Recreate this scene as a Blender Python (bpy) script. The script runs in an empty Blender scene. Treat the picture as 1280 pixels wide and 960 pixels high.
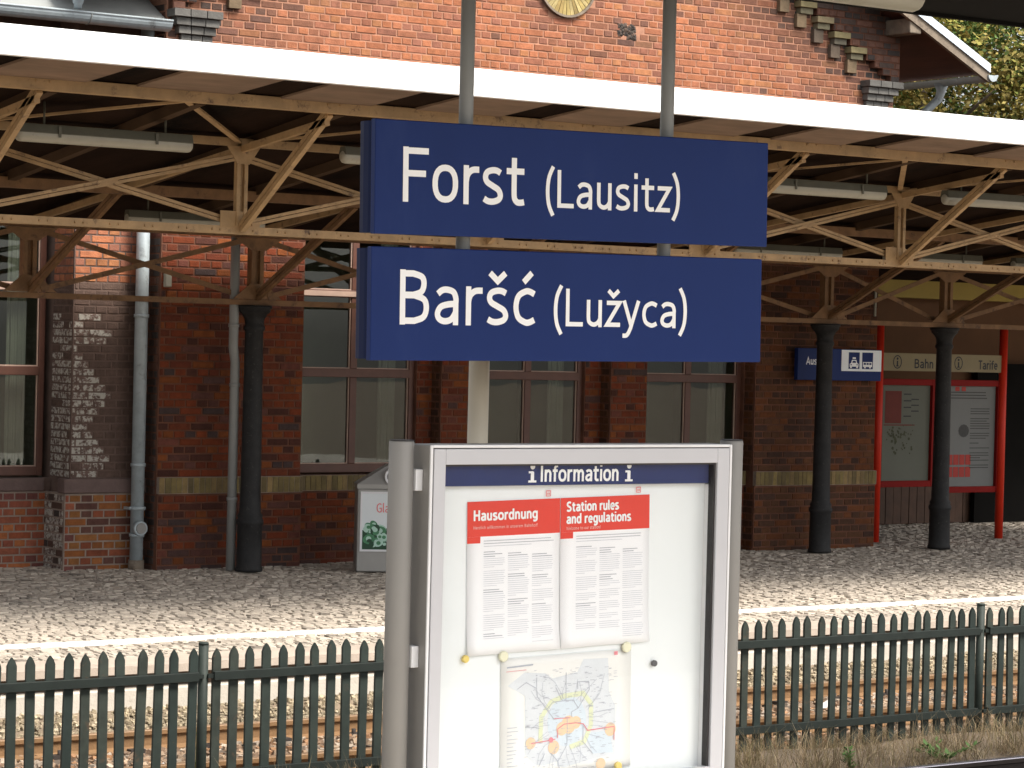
import bpy, math, random
from mathutils import Vector, Matrix, noise

# ------------------------------------------------------------------ camera
SC = bpy.context.scene
COL = SC.collection
F_PX, YAW, PITCH, ROLL, CAM_H = 3300.0, math.radians(34.735), math.radians(0.885), math.radians(1.4035), 2.98
fw = Vector((math.sin(YAW) * math.cos(PITCH), math.cos(YAW) * math.cos(PITCH), -math.sin(PITCH)))
rt0 = Vector((math.cos(YAW), -math.sin(YAW), 0))
up0 = rt0.cross(fw)
rt = rt0 * math.cos(ROLL) + up0 * math.sin(ROLL)
up = rt.cross(fw)
cam = bpy.data.cameras.new('camera')
cam.sensor_width = 36.0
cam.lens = F_PX / 1280.0 * 36.0
cam.clip_start, cam.clip_end = 0.05, 2000.0
cam_o = bpy.data.objects.new('camera', cam)
COL.objects.link(cam_o)
mw = Matrix((rt, up, -fw)).transposed().to_4x4()
mw.translation = Vector((0, 0, CAM_H))
cam_o.matrix_world = mw
SC.camera = cam_o

# ------------------------------------------------------------------ light
SUN_DIR = Vector((0.22, -0.55, 0.805)).normalized()      # towards the sun
world = bpy.data.worlds.new('World')
SC.world = world
world.use_nodes = True
wn, wl = world.node_tree.nodes, world.node_tree.links
bg = wn['Background']
sky = wn.new('ShaderNodeTexSky')
sky.sky_type = 'NISHITA'
sky.sun_disc = False
sky.sun_elevation = math.asin(SUN_DIR.z)
sky.sun_rotation = math.atan2(SUN_DIR.x, SUN_DIR.y)
sky.dust_density = 4.0
sky.air_density = 1.0
hsv = wn.new('ShaderNodeHueSaturation')
hsv.inputs['Saturation'].default_value = 0.25
wl.new(sky.outputs[0], hsv.inputs['Color'])
wl.new(hsv.outputs[0], bg.inputs[0])
bg.inputs[1].default_value = 0.135
sl = bpy.data.lights.new('sun', 'SUN')
sl.energy = 2.6
sl.angle = math.radians(21)
sl.color = (1.0, 0.93, 0.83)
so = bpy.data.objects.new('sun', sl)
so.rotation_euler = (-SUN_DIR).to_track_quat('-Z', 'Y').to_euler()
so.location = (0, -20, 40)
COL.objects.link(so)
vs = SC.view_settings
vs.view_transform = 'Standard'
vs.look = 'None'
vs.exposure = 1.1
vs.gamma = 1.0

# ------------------------------------------------------------------ helpers
RND = random.Random(7)


def tag(o, label=None, cat=None, group=None, kind=None):
    if label: o['label'] = label
    if cat: o['category'] = cat
    if group: o['group'] = group
    if kind: o['kind'] = kind
    return o


def empty(name, loc=(0, 0, 0), label=None, cat=None, group=None):
    o = bpy.data.objects.new(name, None)
    o.empty_display_size = 0.1
    COL.objects.link(o)
    o.location = loc
    return tag(o, label, cat, group)


def put(name, me, mat=None, parent=None, loc=None):
    """Link a mesh whose vertices are world coordinates, keeping them there under a parent."""
    o = bpy.data.objects.new(name, me)
    COL.objects.link(o)
    if mat is not None and not me.materials:
        me.materials.append(mat)
    if parent is not None:
        o.parent = parent
        p, off = parent, Vector((0, 0, 0))
        o.matrix_parent_inverse = world_of(parent).inverted()
    if loc is not None:
        o.location = loc
    return o


def world_of(o):
    m = Matrix.LocRotScale(o.location, o.rotation_euler, o.scale)
    if o.parent is not None:
        return world_of(o.parent) @ o.matrix_parent_inverse @ m
    return m


class MB:
    def __init__(self):
        self.v, self.f, self.c, self.s = [], [], [], []

    def add(self, vs, fs, col=None, smooth=False):
        n = len(self.v)
        self.v.extend(vs)
        self.f.extend([tuple(i + n for i in f) for f in fs])
        self.s.extend([smooth] * len(fs))
        if col is not None:
            self.c.extend([col] * len(vs))
        return self

    def box(self, x0, x1, y0, y1, z0, z1, col=None):
        vs = [(x, y, z) for z in (z0, z1) for y in (y0, y1) for x in (x0, x1)]
        return self.add(vs, [(0, 2, 3, 1), (4, 5, 7, 6), (0, 1, 5, 4), (2, 6, 7, 3), (0, 4, 6, 2), (1, 3, 7, 5)], col)

    def beam(self, p0, p1, w, h, upv=(0, 0, 1), off=(0, 0)):
        p0, p1 = Vector(p0), Vector(p1)
        d = (p1 - p0).normalized()
        u = Vector(upv)
        s = d.cross(u)
        if s.length < 1e-4:
            s = d.cross(Vector((0, 1, 0)))
        s.normalize()
        u = s.cross(d)
        o = s * off[0] + u * off[1]
        vs = []
        for p in (p0, p1):
            for a, b in ((-1, -1), (1, -1), (1, 1), (-1, 1)):
                vs.append(tuple(p + o + s * (a * w / 2) + u * (b * h / 2)))
        return self.add(vs, [(0, 1, 2, 3), (7, 6, 5, 4), (0, 4, 5, 1), (1, 5, 6, 2), (2, 6, 7, 3), (3, 7, 4, 0)])

    def tube(self, pts, rs, n=14, caps=True):
        pts = [Vector(p) for p in pts]
        if not isinstance(rs, (list, tuple)):
            rs = [rs] * len(pts)
        base = len(self.v)
        ref = Vector((0, 0, 1))
        d0 = (pts[1] - pts[0]).normalized()
        if abs(d0.dot(ref)) > 0.95:
            ref = Vector((1, 0, 0))
        for i, p in enumerate(pts):
            if i == 0: d = pts[1] - pts[0]
            elif i == len(pts) - 1: d = pts[-1] - pts[-2]
            else: d = (pts[i + 1] - pts[i]).normalized() + (pts[i] - pts[i - 1]).normalized()
            d = d.normalized()
            s = d.cross(ref).normalized()
            u = s.cross(d)
            for k in range(n):
                a = 2 * math.pi * k / n
                self.v.append(tuple(p + (s * math.cos(a) + u * math.sin(a)) * rs[i]))
        for i in range(len(pts) - 1):
            for k in range(n):
                a, b = base + i * n + k, base + i * n + (k + 1) % n
                self.f.append((a, b, b + n, a + n)); self.s.append(True)
        if caps:
            self.f.append(tuple(base + k for k in reversed(range(n)))); self.s.append(False)
            e = base + (len(pts) - 1) * n
            self.f.append(tuple(e + k for k in range(n))); self.s.append(False)
        return self

    def prism(self, poly, y0, y1):
        """polygon in X,Z (counter-clockwise seen from -Y) pushed from y0 (front) to y1"""
        n = len(poly)
        vs = [(x, y0, z) for x, z in poly] + [(x, y1, z) for x, z in poly]
        fs = [tuple(range(n)), tuple(reversed(range(n, 2 * n)))]
        fs += [(i, i + n, (i + 1) % n + n, (i + 1) % n) for i in range(n)]
        return self.add(vs, fs)

    def mesh(self, name, mat=None):
        me = bpy.data.meshes.new(name)
        me.from_pydata(self.v, [], self.f)
        if any(self.s):
            me.polygons.foreach_set('use_smooth', self.s)
        if self.c and len(self.c) == len(self.v):
            at = me.color_attributes.new('col', 'FLOAT_COLOR', 'POINT')
            flat = []
            for c in self.c: flat.extend((c[0], c[1], c[2], 1.0))
            at.data.foreach_set('color', flat)
        if mat: me.materials.append(mat)
        me.update()
        return me

    def build(self, name, mat, parent=None, label=None, cat=None, group=None, kind=None, bevel=0):
        o = put(name, self.mesh(name, mat), None, parent)
        if bevel:
            b = o.modifiers.new('bevel', 'BEVEL')
            b.width = bevel; b.segments = 2; b.limit_method = 'ANGLE'
        return tag(o, label, cat, group, kind)


def box(name, x0, x1, y0, y1, z0, z1, mat, parent=None, bevel=0, **k):
    return MB().box(x0, x1, y0, y1, z0, z1).build(name, mat, parent, bevel=bevel, **k)


# ------------------------------------------------------------------ materials
def mat(name, base, rough=0.7, var=0.12, scale=4.0, metal=0.0, bump=0.0, bscale=60.0, source=None, spec=0.5,
        stain=None, detail=4.0, stretch=None):
    m = bpy.data.materials.new(name)
    m.use_nodes = True
    nt = m.node_tree
    N, L = nt.nodes, nt.links
    p = N['Principled BSDF']
    p.inputs['Roughness'].default_value = rough
    p.inputs['Metallic'].default_value = metal
    p.inputs['Specular IOR Level'].default_value = spec
    geo = N.new('ShaderNodeNewGeometry')
    pos = geo.outputs['Position']
    if stretch:
        mp = N.new('ShaderNodeMapping')
        mp.inputs['Scale'].default_value = stretch
        L.new(pos, mp.inputs['Vector']); pos = mp.outputs[0]
    n1 = N.new('ShaderNodeTexNoise')
    n1.inputs['Scale'].default_value = scale
    n1.inputs['Detail'].default_value = detail
    n1.inputs['Roughness'].default_value = 0.65
    L.new(pos, n1.inputs['Vector'])
    mr = N.new('ShaderNodeMapRange')
    mr.inputs['From Min'].default_value = 0.25
    mr.inputs['From Max'].default_value = 0.75
    mr.inputs['To Min'].default_value = 1 - var
    mr.inputs['To Max'].default_value = 1 + var
    L.new(n1.outputs['Fac'], mr.inputs['Value'])
    if source == 'attr':
        a = N.new('ShaderNodeAttribute'); a.attribute_name = 'col'; src = a.outputs['Color']
    elif source == 'object':
        a = N.new('ShaderNodeObjectInfo'); src = a.outputs['Color']
    else:
        a = N.new('ShaderNodeRGB'); a.outputs[0].default_value = (*base, 1); src = a.outputs[0]
    vm = N.new('ShaderNodeVectorMath'); vm.operation = 'SCALE'
    L.new(src, vm.inputs[0]); L.new(mr.outputs[0], vm.inputs['Scale'])
    out = vm.outputs[0]
    if stain:                       # (colour, scale, threshold, softness)
        sc, ss, th, sf = stain
        n2 = N.new('ShaderNodeTexNoise')
        n2.inputs['Scale'].default_value = ss
        n2.inputs['Detail'].default_value = 6.0
        n2.inputs['Roughness'].default_value = 0.7
        L.new(pos, n2.inputs['Vector'])
        m2 = N.new('ShaderNodeMapRange')
        m2.inputs['From Min'].default_value = th
        m2.inputs['From Max'].default_value = th + sf
        L.new(n2.outputs['Fac'], m2.inputs['Value'])
        mx = N.new('ShaderNodeMix'); mx.data_type = 'RGBA'
        L.new(m2.outputs[0], mx.inputs['Factor'])
        L.new(out, mx.inputs[6]); mx.inputs[7].default_value = (*sc, 1)
        out = mx.outputs[2]
    L.new(out, p.inputs['Base Color'])
    if bump:
        n3 = N.new('ShaderNodeTexNoise')
        n3.inputs['Scale'].default_value = bscale
        n3.inputs['Detail'].default_value = 5.0
        L.new(geo.outputs['Position'], n3.inputs['Vector'])
        b = N.new('ShaderNodeBump')
        b.inputs['Strength'].default_value = bump
        b.inputs['Distance'].default_value = 0.01
        L.new(n3.outputs['Fac'], b.inputs['Height'])
        L.new(b.outputs[0], p.inputs['Normal'])
    return m


def glass_mat(name, tint=(1, 1, 1), ior=1.45, rough=0.0, wobble=0.0):
    m = bpy.data.materials.new(name)
    m.use_nodes = True
    N, L = m.node_tree.nodes, m.node_tree.links
    N.remove(N['Principled BSDF'])
    out = N['Material Output']
    lw = N.new('ShaderNodeLayerWeight'); lw.inputs['Blend'].default_value = 0.5
    pw = N.new('ShaderNodeMath'); pw.operation = 'POWER'; pw.inputs[1].default_value = 5.0
    L.new(lw.outputs['Facing'], pw.inputs[0])
    fr = N.new('ShaderNodeMath'); fr.operation = 'MULTIPLY_ADD'; fr.inputs[1].default_value = 0.9
    f0 = ((ior - 1) / (ior + 1)) ** 2
    fr.inputs[2].default_value = f0
    L.new(pw.outputs[0], fr.inputs[0])
    tr = N.new('ShaderNodeBsdfTransparent'); tr.inputs[0].default_value = (*tint, 1)
    gl = N.new('ShaderNodeBsdfGlossy'); gl.inputs['Roughness'].default_value = rough
    if wobble:
        geo = N.new('ShaderNodeNewGeometry')
        nz = N.new('ShaderNodeTexNoise'); nz.inputs['Scale'].default_value = 2.2; nz.inputs['Detail'].default_value = 1.0
        L.new(geo.outputs['Position'], nz.inputs['Vector'])
        bp = N.new('ShaderNodeBump'); bp.inputs['Strength'].default_value = 1.0; bp.inputs['Distance'].default_value = wobble
        L.new(nz.outputs['Fac'], bp.inputs['Height']); L.new(bp.outputs[0], gl.inputs['Normal'])
    mx = N.new('ShaderNodeMixShader')
    L.new(fr.outputs[0], mx.inputs[0]); L.new(tr.outputs[0], mx.inputs[1]); L.new(gl.outputs[0], mx.inputs[2])
    L.new(mx.outputs[0], out.inputs['Surface'])
    return m


K = {}
K['brick'] = mat('brick', (.3, .1, .06), .85, .28, 14, bump=.5, bscale=70, source='attr', spec=.25)
K['brick_single'] = mat('brick_single', (.3, .1, .06), .85, .28, 14, bump=.5, bscale=70, source='object', spec=.25)
K['brick_peel'] = mat('peeling_white_brick', (.3, .1, .06), .9, .25, 12, bump=.6, bscale=60, source='attr', spec=.2, stain=((.45, .425, .375), 19, .45, .10))
K['mortar_gable'] = mat('mortar_gable', (.37, .185, .118), .95, .3, 5, bump=.4, bscale=120)
K['mortar_low'] = mat('mortar_low', (.125, .050, .028), .95, .4, 4, bump=.4, bscale=120)
K['mortar_grey'] = mat('mortar_grey', (.27, .21, .17), .95, .3, 5, bump=.4, bscale=120)
K['mortar_paint'] = mat('mortar_paint', (.13, .085, .068), .95, .3, 5, bump=.4, bscale=120)
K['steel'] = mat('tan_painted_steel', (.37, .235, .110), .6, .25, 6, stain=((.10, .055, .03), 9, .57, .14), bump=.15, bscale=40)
K['steelshaded'] = mat('shaded_brown_steel', (.19, .10, .042), .7, .3, 6, stain=((.06, .03, .018), 7, .55, .15), bump=.15, bscale=40)  # canopy steel darkened to carry the shade at the rear, plus rust blotches
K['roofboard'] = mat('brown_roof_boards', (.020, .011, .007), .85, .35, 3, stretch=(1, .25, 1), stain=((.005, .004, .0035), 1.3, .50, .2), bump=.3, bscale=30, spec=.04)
K['rafter'] = mat('pale_brown_rafter', (.07, .042, .024), .8, .3, 5, stretch=(1, .3, 1), spec=.1)
K['soffitboard'] = mat('pale_brown_soffit_board', (.20, .13, .085), .85, .3, 5, stretch=(.3, 1, 1))
K['white'] = mat('white_fascia_metal', (.86, .86, .85), .45, .03, 2)
K['iron'] = mat('dark_cast_iron', (.024, .0235, .0235), .6, spec=.2, var=.35, scale=8, stain=((.085, .08, .075), 26, .60, .12), bump=.25, bscale=90)
K['zinc'] = mat('blue_grey_zinc', (.36, .41, .43), .5, .2, 7, metal=.15, stain=((.16, .17, .17), 5, .6, .15))
K['zincdark'] = mat('grey_zinc_sheet', (.25, .26, .25), .7, .15, 2, spec=.2)
K['green'] = mat('dark_green_fence_paint', (.030, .040, .034), .6, .3, 6, spec=.25, stain=((.065, .055, .042), 14, .60, .12))
K['green2'] = mat('faded_green_fence_paint', (.040, .048, .040), .65, .35, 7, spec=.2, stain=((.085, .060, .040), 16, .58, .12))
K['green3'] = mat('dull_green_fence_paint', (.024, .034, .030), .6, .3, 5, spec=.25, stain=((.06, .045, .032), 12, .62, .12))
K['greendark'] = mat('dark_green_fence_rail_paint', (.016, .022, .019), .55, .25, 6, spec=.3)
K['blue'] = mat('blue_sign_enamel', (.0105, .0265, .122), .42, .10, 1.1, spec=.13, stretch=(1, 1, .35), stain=((.018, .036, .135), 2.2, .56, .2))
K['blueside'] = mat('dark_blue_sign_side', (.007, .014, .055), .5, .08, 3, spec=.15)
K['lettering'] = mat('white_lettering', (.88, .88, .88), .5, .02, 3)
K['alu'] = mat('light_aluminium', (.52, .52, .545), .42, .03, 2, metal=.2)
K['aluedge'] = mat('pale_aluminium_edge', (.76, .76, .77), .4, .03, 2, metal=.1)
K['grey'] = mat('grey_post_metal', (.25, .24, .225), .5, .05, 3, metal=.1)
K['pipe'] = mat('grey_sign_pipe', (.27, .275, .265), .5, .08, 4)
K['cream'] = mat('cream_post_paint', (.60, .53, .41), .55, .06, 4)
K['dark'] = mat('dark_seal', (.025, .022, .022), .6, .1, 4)
K['panel'] = mat('white_back_panel', (.83, .86, .87), .5, .02, 2)
K['paper'] = mat('white_paper', (.90, .90, .925), .55, .015, 2)
K['mappaper'] = mat('ivory_map_paper', (.82, .815, .79), .55, .015, 2)
K['red'] = mat('red_print', (.72, .035, .018), .7, .03, 3)
K['oldink'] = mat('old_grey_print', (.06, .06, .058), .8, .2, 20)
K['oldred'] = mat('old_red_print', (.36, .03, .02), .7, .05, 3)
K['pinkred'] = mat('faded_red_print', (.74, .22, .22), .7, .03, 3)
K['ink'] = mat('grey_small_print', (.60, .61, .66), .8, .1, 30)
K['inkdark'] = mat('dark_small_print', (.40, .41, .46), .8, .1, 30)
K['softwhite'] = mat('pale_pink_print', (.80, .50, .46), .8, .02, 3)
K['stone'] = mat('paving_slab', (.40, .335, .275), .9, .18, 3, bump=.3, bscale=80, stain=((.30, .22, .16), 2.5, .58, .15))
K['cobble'] = mat('cobble', (.3, .28, .25), .85, .25, 20, bump=.5, bscale=90, source='attr', spec=.3)
K['cobble_single'] = mat('cobble_single', (.3, .28, .25), .85, .25, 20, bump=.5, bscale=90, source='object', spec=.3)
K['joint'] = mat('sandy_joints', (.37, .32, .26), .95, .3, 9, bump=.5, bscale=90)
K['paintline'] = mat('worn_white_line', (.80, .79, .76), .8, .06, 6, stain=((.45, .40, .35), 22, .63, .08), bump=.3, bscale=90)
K['concrete'] = mat('pale_concrete', (.47, .43, .37), .9, .15, 4, bump=.4, bscale=60, stain=((.25, .21, .17), 6, .60, .12))
K['edgeface'] = mat('dark_platform_face', (.10, .065, .045), .9, .3, 5, bump=.4, bscale=60)
K['ballast'] = mat('ballast_stone', (.3, .24, .19), .9, .25, 18, bump=.4, bscale=90, source='attr')
K['soil'] = mat('dusty_track_soil', (.17, .13, .09), .95, .3, 3, bump=.6, bscale=40)
K['rust'] = mat('rusty_rail_web', (.19, .105, .045), .8, .25, 6, bump=.3, bscale=60)
K['railhead'] = mat('worn_rail_head', (.25, .16, .095), .45, .15, 10, metal=.4)
K['shiny'] = mat('polished_rail_head', (.42, .39, .42), .25, .1, 10, metal=.8)
K['darkrust'] = mat('dark_rail_web', (.03, .022, .018), .8, .25, 6)
K['sleeper'] = mat('old_timber_sleeper', (.10, .075, .055), .9, .35, 8, bump=.5, bscale=50)
K['grass'] = mat('dry_grass', (.3, .22, .11), .9, .2, 9, source='attr')
K['weed'] = mat('green_weed', (.08, .16, .03), .7, .3, 12)
K['frame'] = mat('maroon_window_wood', (.095, .036, .022), .5, .2, 6)
K['frameedge'] = mat('pale_window_bead', (.40, .28, .22), .6, .15, 6)
K['curtain'] = mat('pale_curtain', (.19, .185, .15), .9, .1, 4)
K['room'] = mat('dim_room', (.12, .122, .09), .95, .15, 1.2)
K['glass'] = glass_mat('window_glass', (.80, .84, .81), 1.62, wobble=.0005)
K['clear'] = glass_mat('clear_pane', (.985, .99, .99), 1.42)
K['yellowbrick'] = mat('yellow_sill_brick', (.19, .14, .05), .85, .35, 9, source='attr', bump=.4, bscale=60)
K['sootstone'] = mat('sooty_stone', (.12, .115, .105), .9, .3, 6, source='attr', bump=.5, bscale=50)
K['sootpiece'] = mat('sooty_stone_piece', (.12, .115, .105), .9, .3, 6, source='object', bump=.5, bscale=50)
K['soffit'] = mat('dark_red_soffit_boards', (.10, .033, .018), .8, .35, 5, stretch=(1, .2, 1))
K['oldwood'] = mat('weathered_verge_wood', (.20, .16, .12), .85, .3, 6, stain=((.09, .07, .055), 9, .55, .15))
K['flash'] = mat('pale_verge_metal', (.60, .68, .76), .45, .06, 4)
K['tiles'] = mat('red_roof_tiles', (.22, .08, .05), .8, .3, 4)
K['bark'] = mat('tree_bark', (.06, .045, .03), .9, .3, 8)
K['leaf'] = mat('leaf', (.1, .1, .03), .7, .2, 3, source='attr', spec=.2)
K['lampbody'] = mat('lamp_housing', (.09, .085, .06), .6, .15, 6)
K['lampglass'] = mat('unlit_lamp_diffuser', (.34, .32, .255), .4, .08, 5, stain=((.24, .21, .15), 7, .58, .15))
K['vermilion'] = mat('vermilion_frame_paint', (.58, .030, .010), .5, .08, 4, spec=.25)
K['shadedred'] = mat('shaded_red_case_paint', (.20, .007, .005), .6, .08, 4, spec=.12)  # frame red darkened to carry the porch shade on the cases
K['band'] = mat('cream_sign_band', (.22, .175, .085), .6, .06, 4)
K['black'] = mat('black_print', (.012, .012, .014), .6, .05, 4)
K['oldposter'] = mat('greenish_old_poster', (.11, .115, .088), .7, .05, 3)
K['dullpaper'] = mat('dull_white_poster', (.16, .165, .158), .7, .05, 3)
K['brownwall'] = mat('orange_brown_plaster', (.085, .037, .013), .9, .12, 2)
K['ochre'] = mat('ochre_beam_paint', (.27, .19, .03), .7, .1, 3)
K['darkwood'] = mat('dark_brown_board', (.075, .038, .022), .75, .3, 5)
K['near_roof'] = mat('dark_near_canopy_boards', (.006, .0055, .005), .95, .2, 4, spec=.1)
K['binmetal'] = mat('bin_grey_metal', (.33, .32, .30), .45, .06, 4, metal=.3)
K['binposter'] = mat('bin_poster_white', (.72, .76, .77), .5, .03, 3)
K['g1'] = mat('bottle_green_dark', (.012, .06, .025), .5, .2, 20)
K['g2'] = mat('bottle_green_mid', (.06, .22, .10), .5, .2, 20)
K['g3'] = mat('bottle_green_pale', (.42, .62, .52), .5, .1, 20)
K['yellowmag'] = mat('yellow_magnet', (.78, .60, .16), .5, .03, 5)
K['palemag'] = mat('pale_yellow_magnet', (.80, .78, .58), .5, .03, 5)
K['greymag'] = mat('dark_grey_magnet', (.09, .09, .10), .5, .05, 5)
K['m_grey'] = mat('map_grey_blue', (.68, .71, .745), .8, .04, 9)
K['m_blue'] = mat('map_pale_blue', (.62, .70, .77), .8, .04, 9)
K['m_green'] = mat('map_pale_green', (.69, .73, .50), .8, .04, 9)
K['m_orange'] = mat('map_orange', (.80, .58, .38), .8, .04, 9)
K['m_line'] = mat('map_line_grey', (.44, .46, .53), .8, .04, 9)
K['m_red'] = mat('map_line_red', (.72, .24, .28), .8, .04, 9)
K['litter'] = mat('white_litter', (.78, .78, .77), .7, .04, 9)

# ------------------------------------------------------------------ lettering (own single-stroke alphabet)
def cr(pts, n=5):
    P = [pts[0]] + list(pts) + [pts[-1]]
    out = []
    for i in range(1, len(P) - 2):
        p0, p1, p2, p3 = P[i - 1], P[i], P[i + 1], P[i + 2]
        for k in range(n):
            t = k / n
            out.append(tuple(.5 * (2 * p1[j] + (p2[j] - p0[j]) * t + (2 * p0[j] - 5 * p1[j] + 4 * p2[j] - p3[j]) * t * t
                                   + (3 * p1[j] - p0[j] - 3 * p2[j] + p3[j]) * t ** 3) for j in (0, 1)))
    out.append(pts[-1])
    return out


def oval(cx, cz, rx, rz, n=26):
    o = []
    for k in range(n + 1):
        a = 2 * math.pi * k / n + math.pi / 2
        c, s = math.cos(a), math.sin(a)
        o.append((cx + rx * math.copysign(abs(c) ** .86, c), cz + rz * math.copysign(abs(s) ** .86, s)))
    return o


S = cr
def arch(x, w): return [(x, .40)] + S([(x, .44), (x + .04, .57), (x + .12, .64), (x + .19, .65), (x + w - .05, .61), (x + w, .50), (x + w, .40)]) + [(x + w, 0)]
s_ = S([(.06, .12), (.14, .075), (.24, .07), (.345, .11), (.38, .19), (.34, .29), (.23, .36), (.12, .43), (.085, .52), (.12, .61), (.22, .65), (.31, .645), (.38, .605)])
c_ = S([(.42, .60), (.34, .645), (.26, .65), (.13, .56), (.085, .36), (.13, .16), (.26, .07), (.34, .075), (.42, .12)])
z_ = [(.04, .65), (.37, .65), (.05, .07), (.39, .07)]
G = {
    ' ': (.26, []),
    'F': (.55, [[(.1, 0), (.1, 1)], [(.1, .93), (.53, .93)], [(.1, .52), (.48, .52)]]),
    'o': (.54, [oval(.27, .36, .195, .29)]),
    'r': (.36, [[(.1, 0), (.1, .72)], S([(.1, .42), (.13, .55), (.22, .635), (.35, .645)])]),
    's': (.45, [s_]), 'c': (.45, [c_]), 'z': (.42, [z_]),
    't': (.40, [[(.17, .90)] + S([(.17, .3), (.18, .15), (.23, .08), (.30, .07), (.37, .085)]), [(.02, .65), (.37, .65)]]),
    '(': (.28, [S([(.25, 1.08), (.14, .8), (.105, .44), (.14, .08), (.25, -.2)])]),
    ')': (.28, [S([(.03, 1.08), (.14, .8), (.175, .44), (.14, .08), (.03, -.2)])]),
    'L': (.50, [[(.1, 1), (.1, .07), (.49, .07)]]),
    'a': (.50, [S([(.09, .57), (.16, .635), (.25, .65), (.36, .61), (.405, .5), (.405, .40)]) + [(.405, 0)],
                S([(.405, .39), (.27, .38), (.14, .33), (.085, .21), (.12, .11), (.22, .07), (.33, .11), (.405, .24)])]),
    'u': (.50, [[(.1, .72)] + S([(.1, .28), (.12, .14), (.22, .07), (.32, .10), (.39, .20), (.40, .30)]), [(.40, .72), (.40, 0)]]),
    'i': (.21, [[(.105, 0), (.105, .72)], [(.105, .87), (.105, 1.02)]]),
    'l': (.23, [[(.1, 1.03)] + S([(.1, .2), (.12, .1), (.2, .07)])]),
    'B': (.59, [[(.1, 0), (.1, 1)], [(.1, .93)] + S([(.28, .93), (.43, .87), (.465, .74), (.42, .60), (.28, .54)]) + [(.1, .54)],
                [(.1, .535)] + S([(.30, .535), (.47, .46), (.51, .30), (.46, .14), (.30, .07)]) + [(.1, .07)]]),
    'š': (.45, [s_, [(.09, .98), (.23, .83), (.37, .98)]]),
    'ž': (.42, [z_, [(.08, .98), (.21, .83), (.35, .98)]]),
    'ć': (.45, [c_, [(.22, .82), (.37, 1.0)]]),
    'y': (.45, [[(.04, .72), (.235, .04)], [(.42, .72), (.215, -.02)] + S([(.17, -.13), (.11, -.21), (.01, -.215)])]),
    'I': (.24, [[(.12, 0), (.12, 1)]]),
    'n': (.50, [[(.1, 0), (.1, .72)], arch(.1, .30)]),
    'm': (.78, [[(.1, 0), (.1, .72)], arch(.1, .28), arch(.38, .28)]),
    'f': (.36, [[(.165, 0)] + S([(.165, .7), (.18, .84), (.25, .925), (.36, .93)]), [(.02, .65), (.34, .65)]]),
    'H': (.62, [[(.1, 0), (.1, 1)], [(.51, 0), (.51, 1)], [(.1, .52), (.51, .52)]]),
    'h': (.50, [[(.1, 0), (.1, 1.03)], arch(.1, .30)]),
    'b': (.53, [[(.1, 0), (.1, 1.03)], oval(.265, .36, .165, .29)]),
    'd': (.53, [[(.43, 0), (.43, 1.03)], oval(.255, .36, .17, .29)]),
    'g': (.53, [[(.43, .72)] + S([(.43, 0), (.40, -.14), (.27, -.215), (.10, -.18)]), oval(.255, .36, .17, .29)]),
    'k': (.47, [[(.1, 0), (.1, 1.03)], [(.41, .72), (.12, .32)], [(.2, .42), (.44, 0)]]),
    'w': (.66, [[(.03, .72), (.18, .03), (.33, .66), (.48, .03), (.63, .72)]]),
    'W': (.86, [[(.03, 1), (.22, .03), (.43, .9), (.64, .03), (.83, 1)]]),
    'e': (.50, [[(.085, .36), (.42, .36)] + S([(.42, .40), (.385, .57), (.26, .65), (.13, .57), (.085, .36), (.13, .15), (.27, .07), (.41, .12)])]),
    'S': (.56, [S([(.06, .15), (.16, .085), (.28, .07), (.42, .13), (.47, .27), (.41, .41), (.28, .50), (.15, .58), (.10, .72), (.15, .86), (.27, .93), (.38, .92), (.47, .87)])]),
    'A': (.60, [[(.04, 0), (.30, .96), (.56, 0)], [(.14, .32), (.46, .32)]]),
    'T': (.54, [[(.27, 0), (.27, .93)], [(.02, .93), (.52, .93)]]),
    'G': (.62, [S([(.53, .84), (.43, .92), (.32, .93), (.15, .80), (.09, .5), (.15, .20), (.32, .07), (.44, .08), (.53, .14)]) + [(.53, .47), (.32, .47)]]),
    '!': (.22, [[(.1, .3), (.1, 1)], [(.1, 0), (.1, .14)]]),
}


def ribbon(mb, pts, w, y):
    P = [Vector(p) for p in pts]
    Q = [P[0]]
    for p in P[1:]:
        if (p - Q[-1]).length > 1e-5: Q.append(p)
    P = Q
    closed = (P[0] - P[-1]).length < 1e-4
    L_, R_ = [], []
    n = len(P)
    for i in range(n):
        if closed:
            a, b = (P[i] - P[i - 1 if i else n - 2]), (P[(i + 1) if i < n - 1 else 1] - P[i])
        else:
            a = P[i] - P[i - 1] if i else P[1] - P[0]
            b = P[i + 1] - P[i] if i < n - 1 else P[-1] - P[-2]
        a, b = a.normalized(), b.normalized()
        t = a + b
        if t.length < 1e-4: t = a
        t.normalize()
        nn = Vector((-t.y, t.x))
        c = max(.38, abs(nn.dot(Vector((-a.y, a.x)))))
        L_.append(P[i] + nn * (w / 2 / c)); R_.append(P[i] - nn * (w / 2 / c))
    vs = [(p.x, y, p.y) for p in L_] + [(p.x, y, p.y) for p in R_]
    mb.add(vs, [(i, i + n, i + n + 1, i + 1) for i in range(n - 1)])


def text_mesh(mb, s, x, y, z, cap, width=None, weight=.14, tilt=0.0, spacing=.03):
    tot = sum(G[c][0] + spacing for c in s) - spacing
    sx = (width / (tot * cap)) if width else 1.0
    cx, k = 0.0, 0
    ca, sa = math.cos(tilt), math.sin(tilt)
    for ch in s:
        adv, strokes = G[ch]
        for st in strokes:
            pts = []
            for (px, pz) in st:
                u, v = (cx + px) * cap * sx, pz * cap
                pts.append((x + u * ca - v * sa, z + u * sa + v * ca))
            ribbon(mb, pts, weight * cap, y - 0.00012 * (k % 6)); k += 1
        cx += adv + spacing
    return mb


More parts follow.
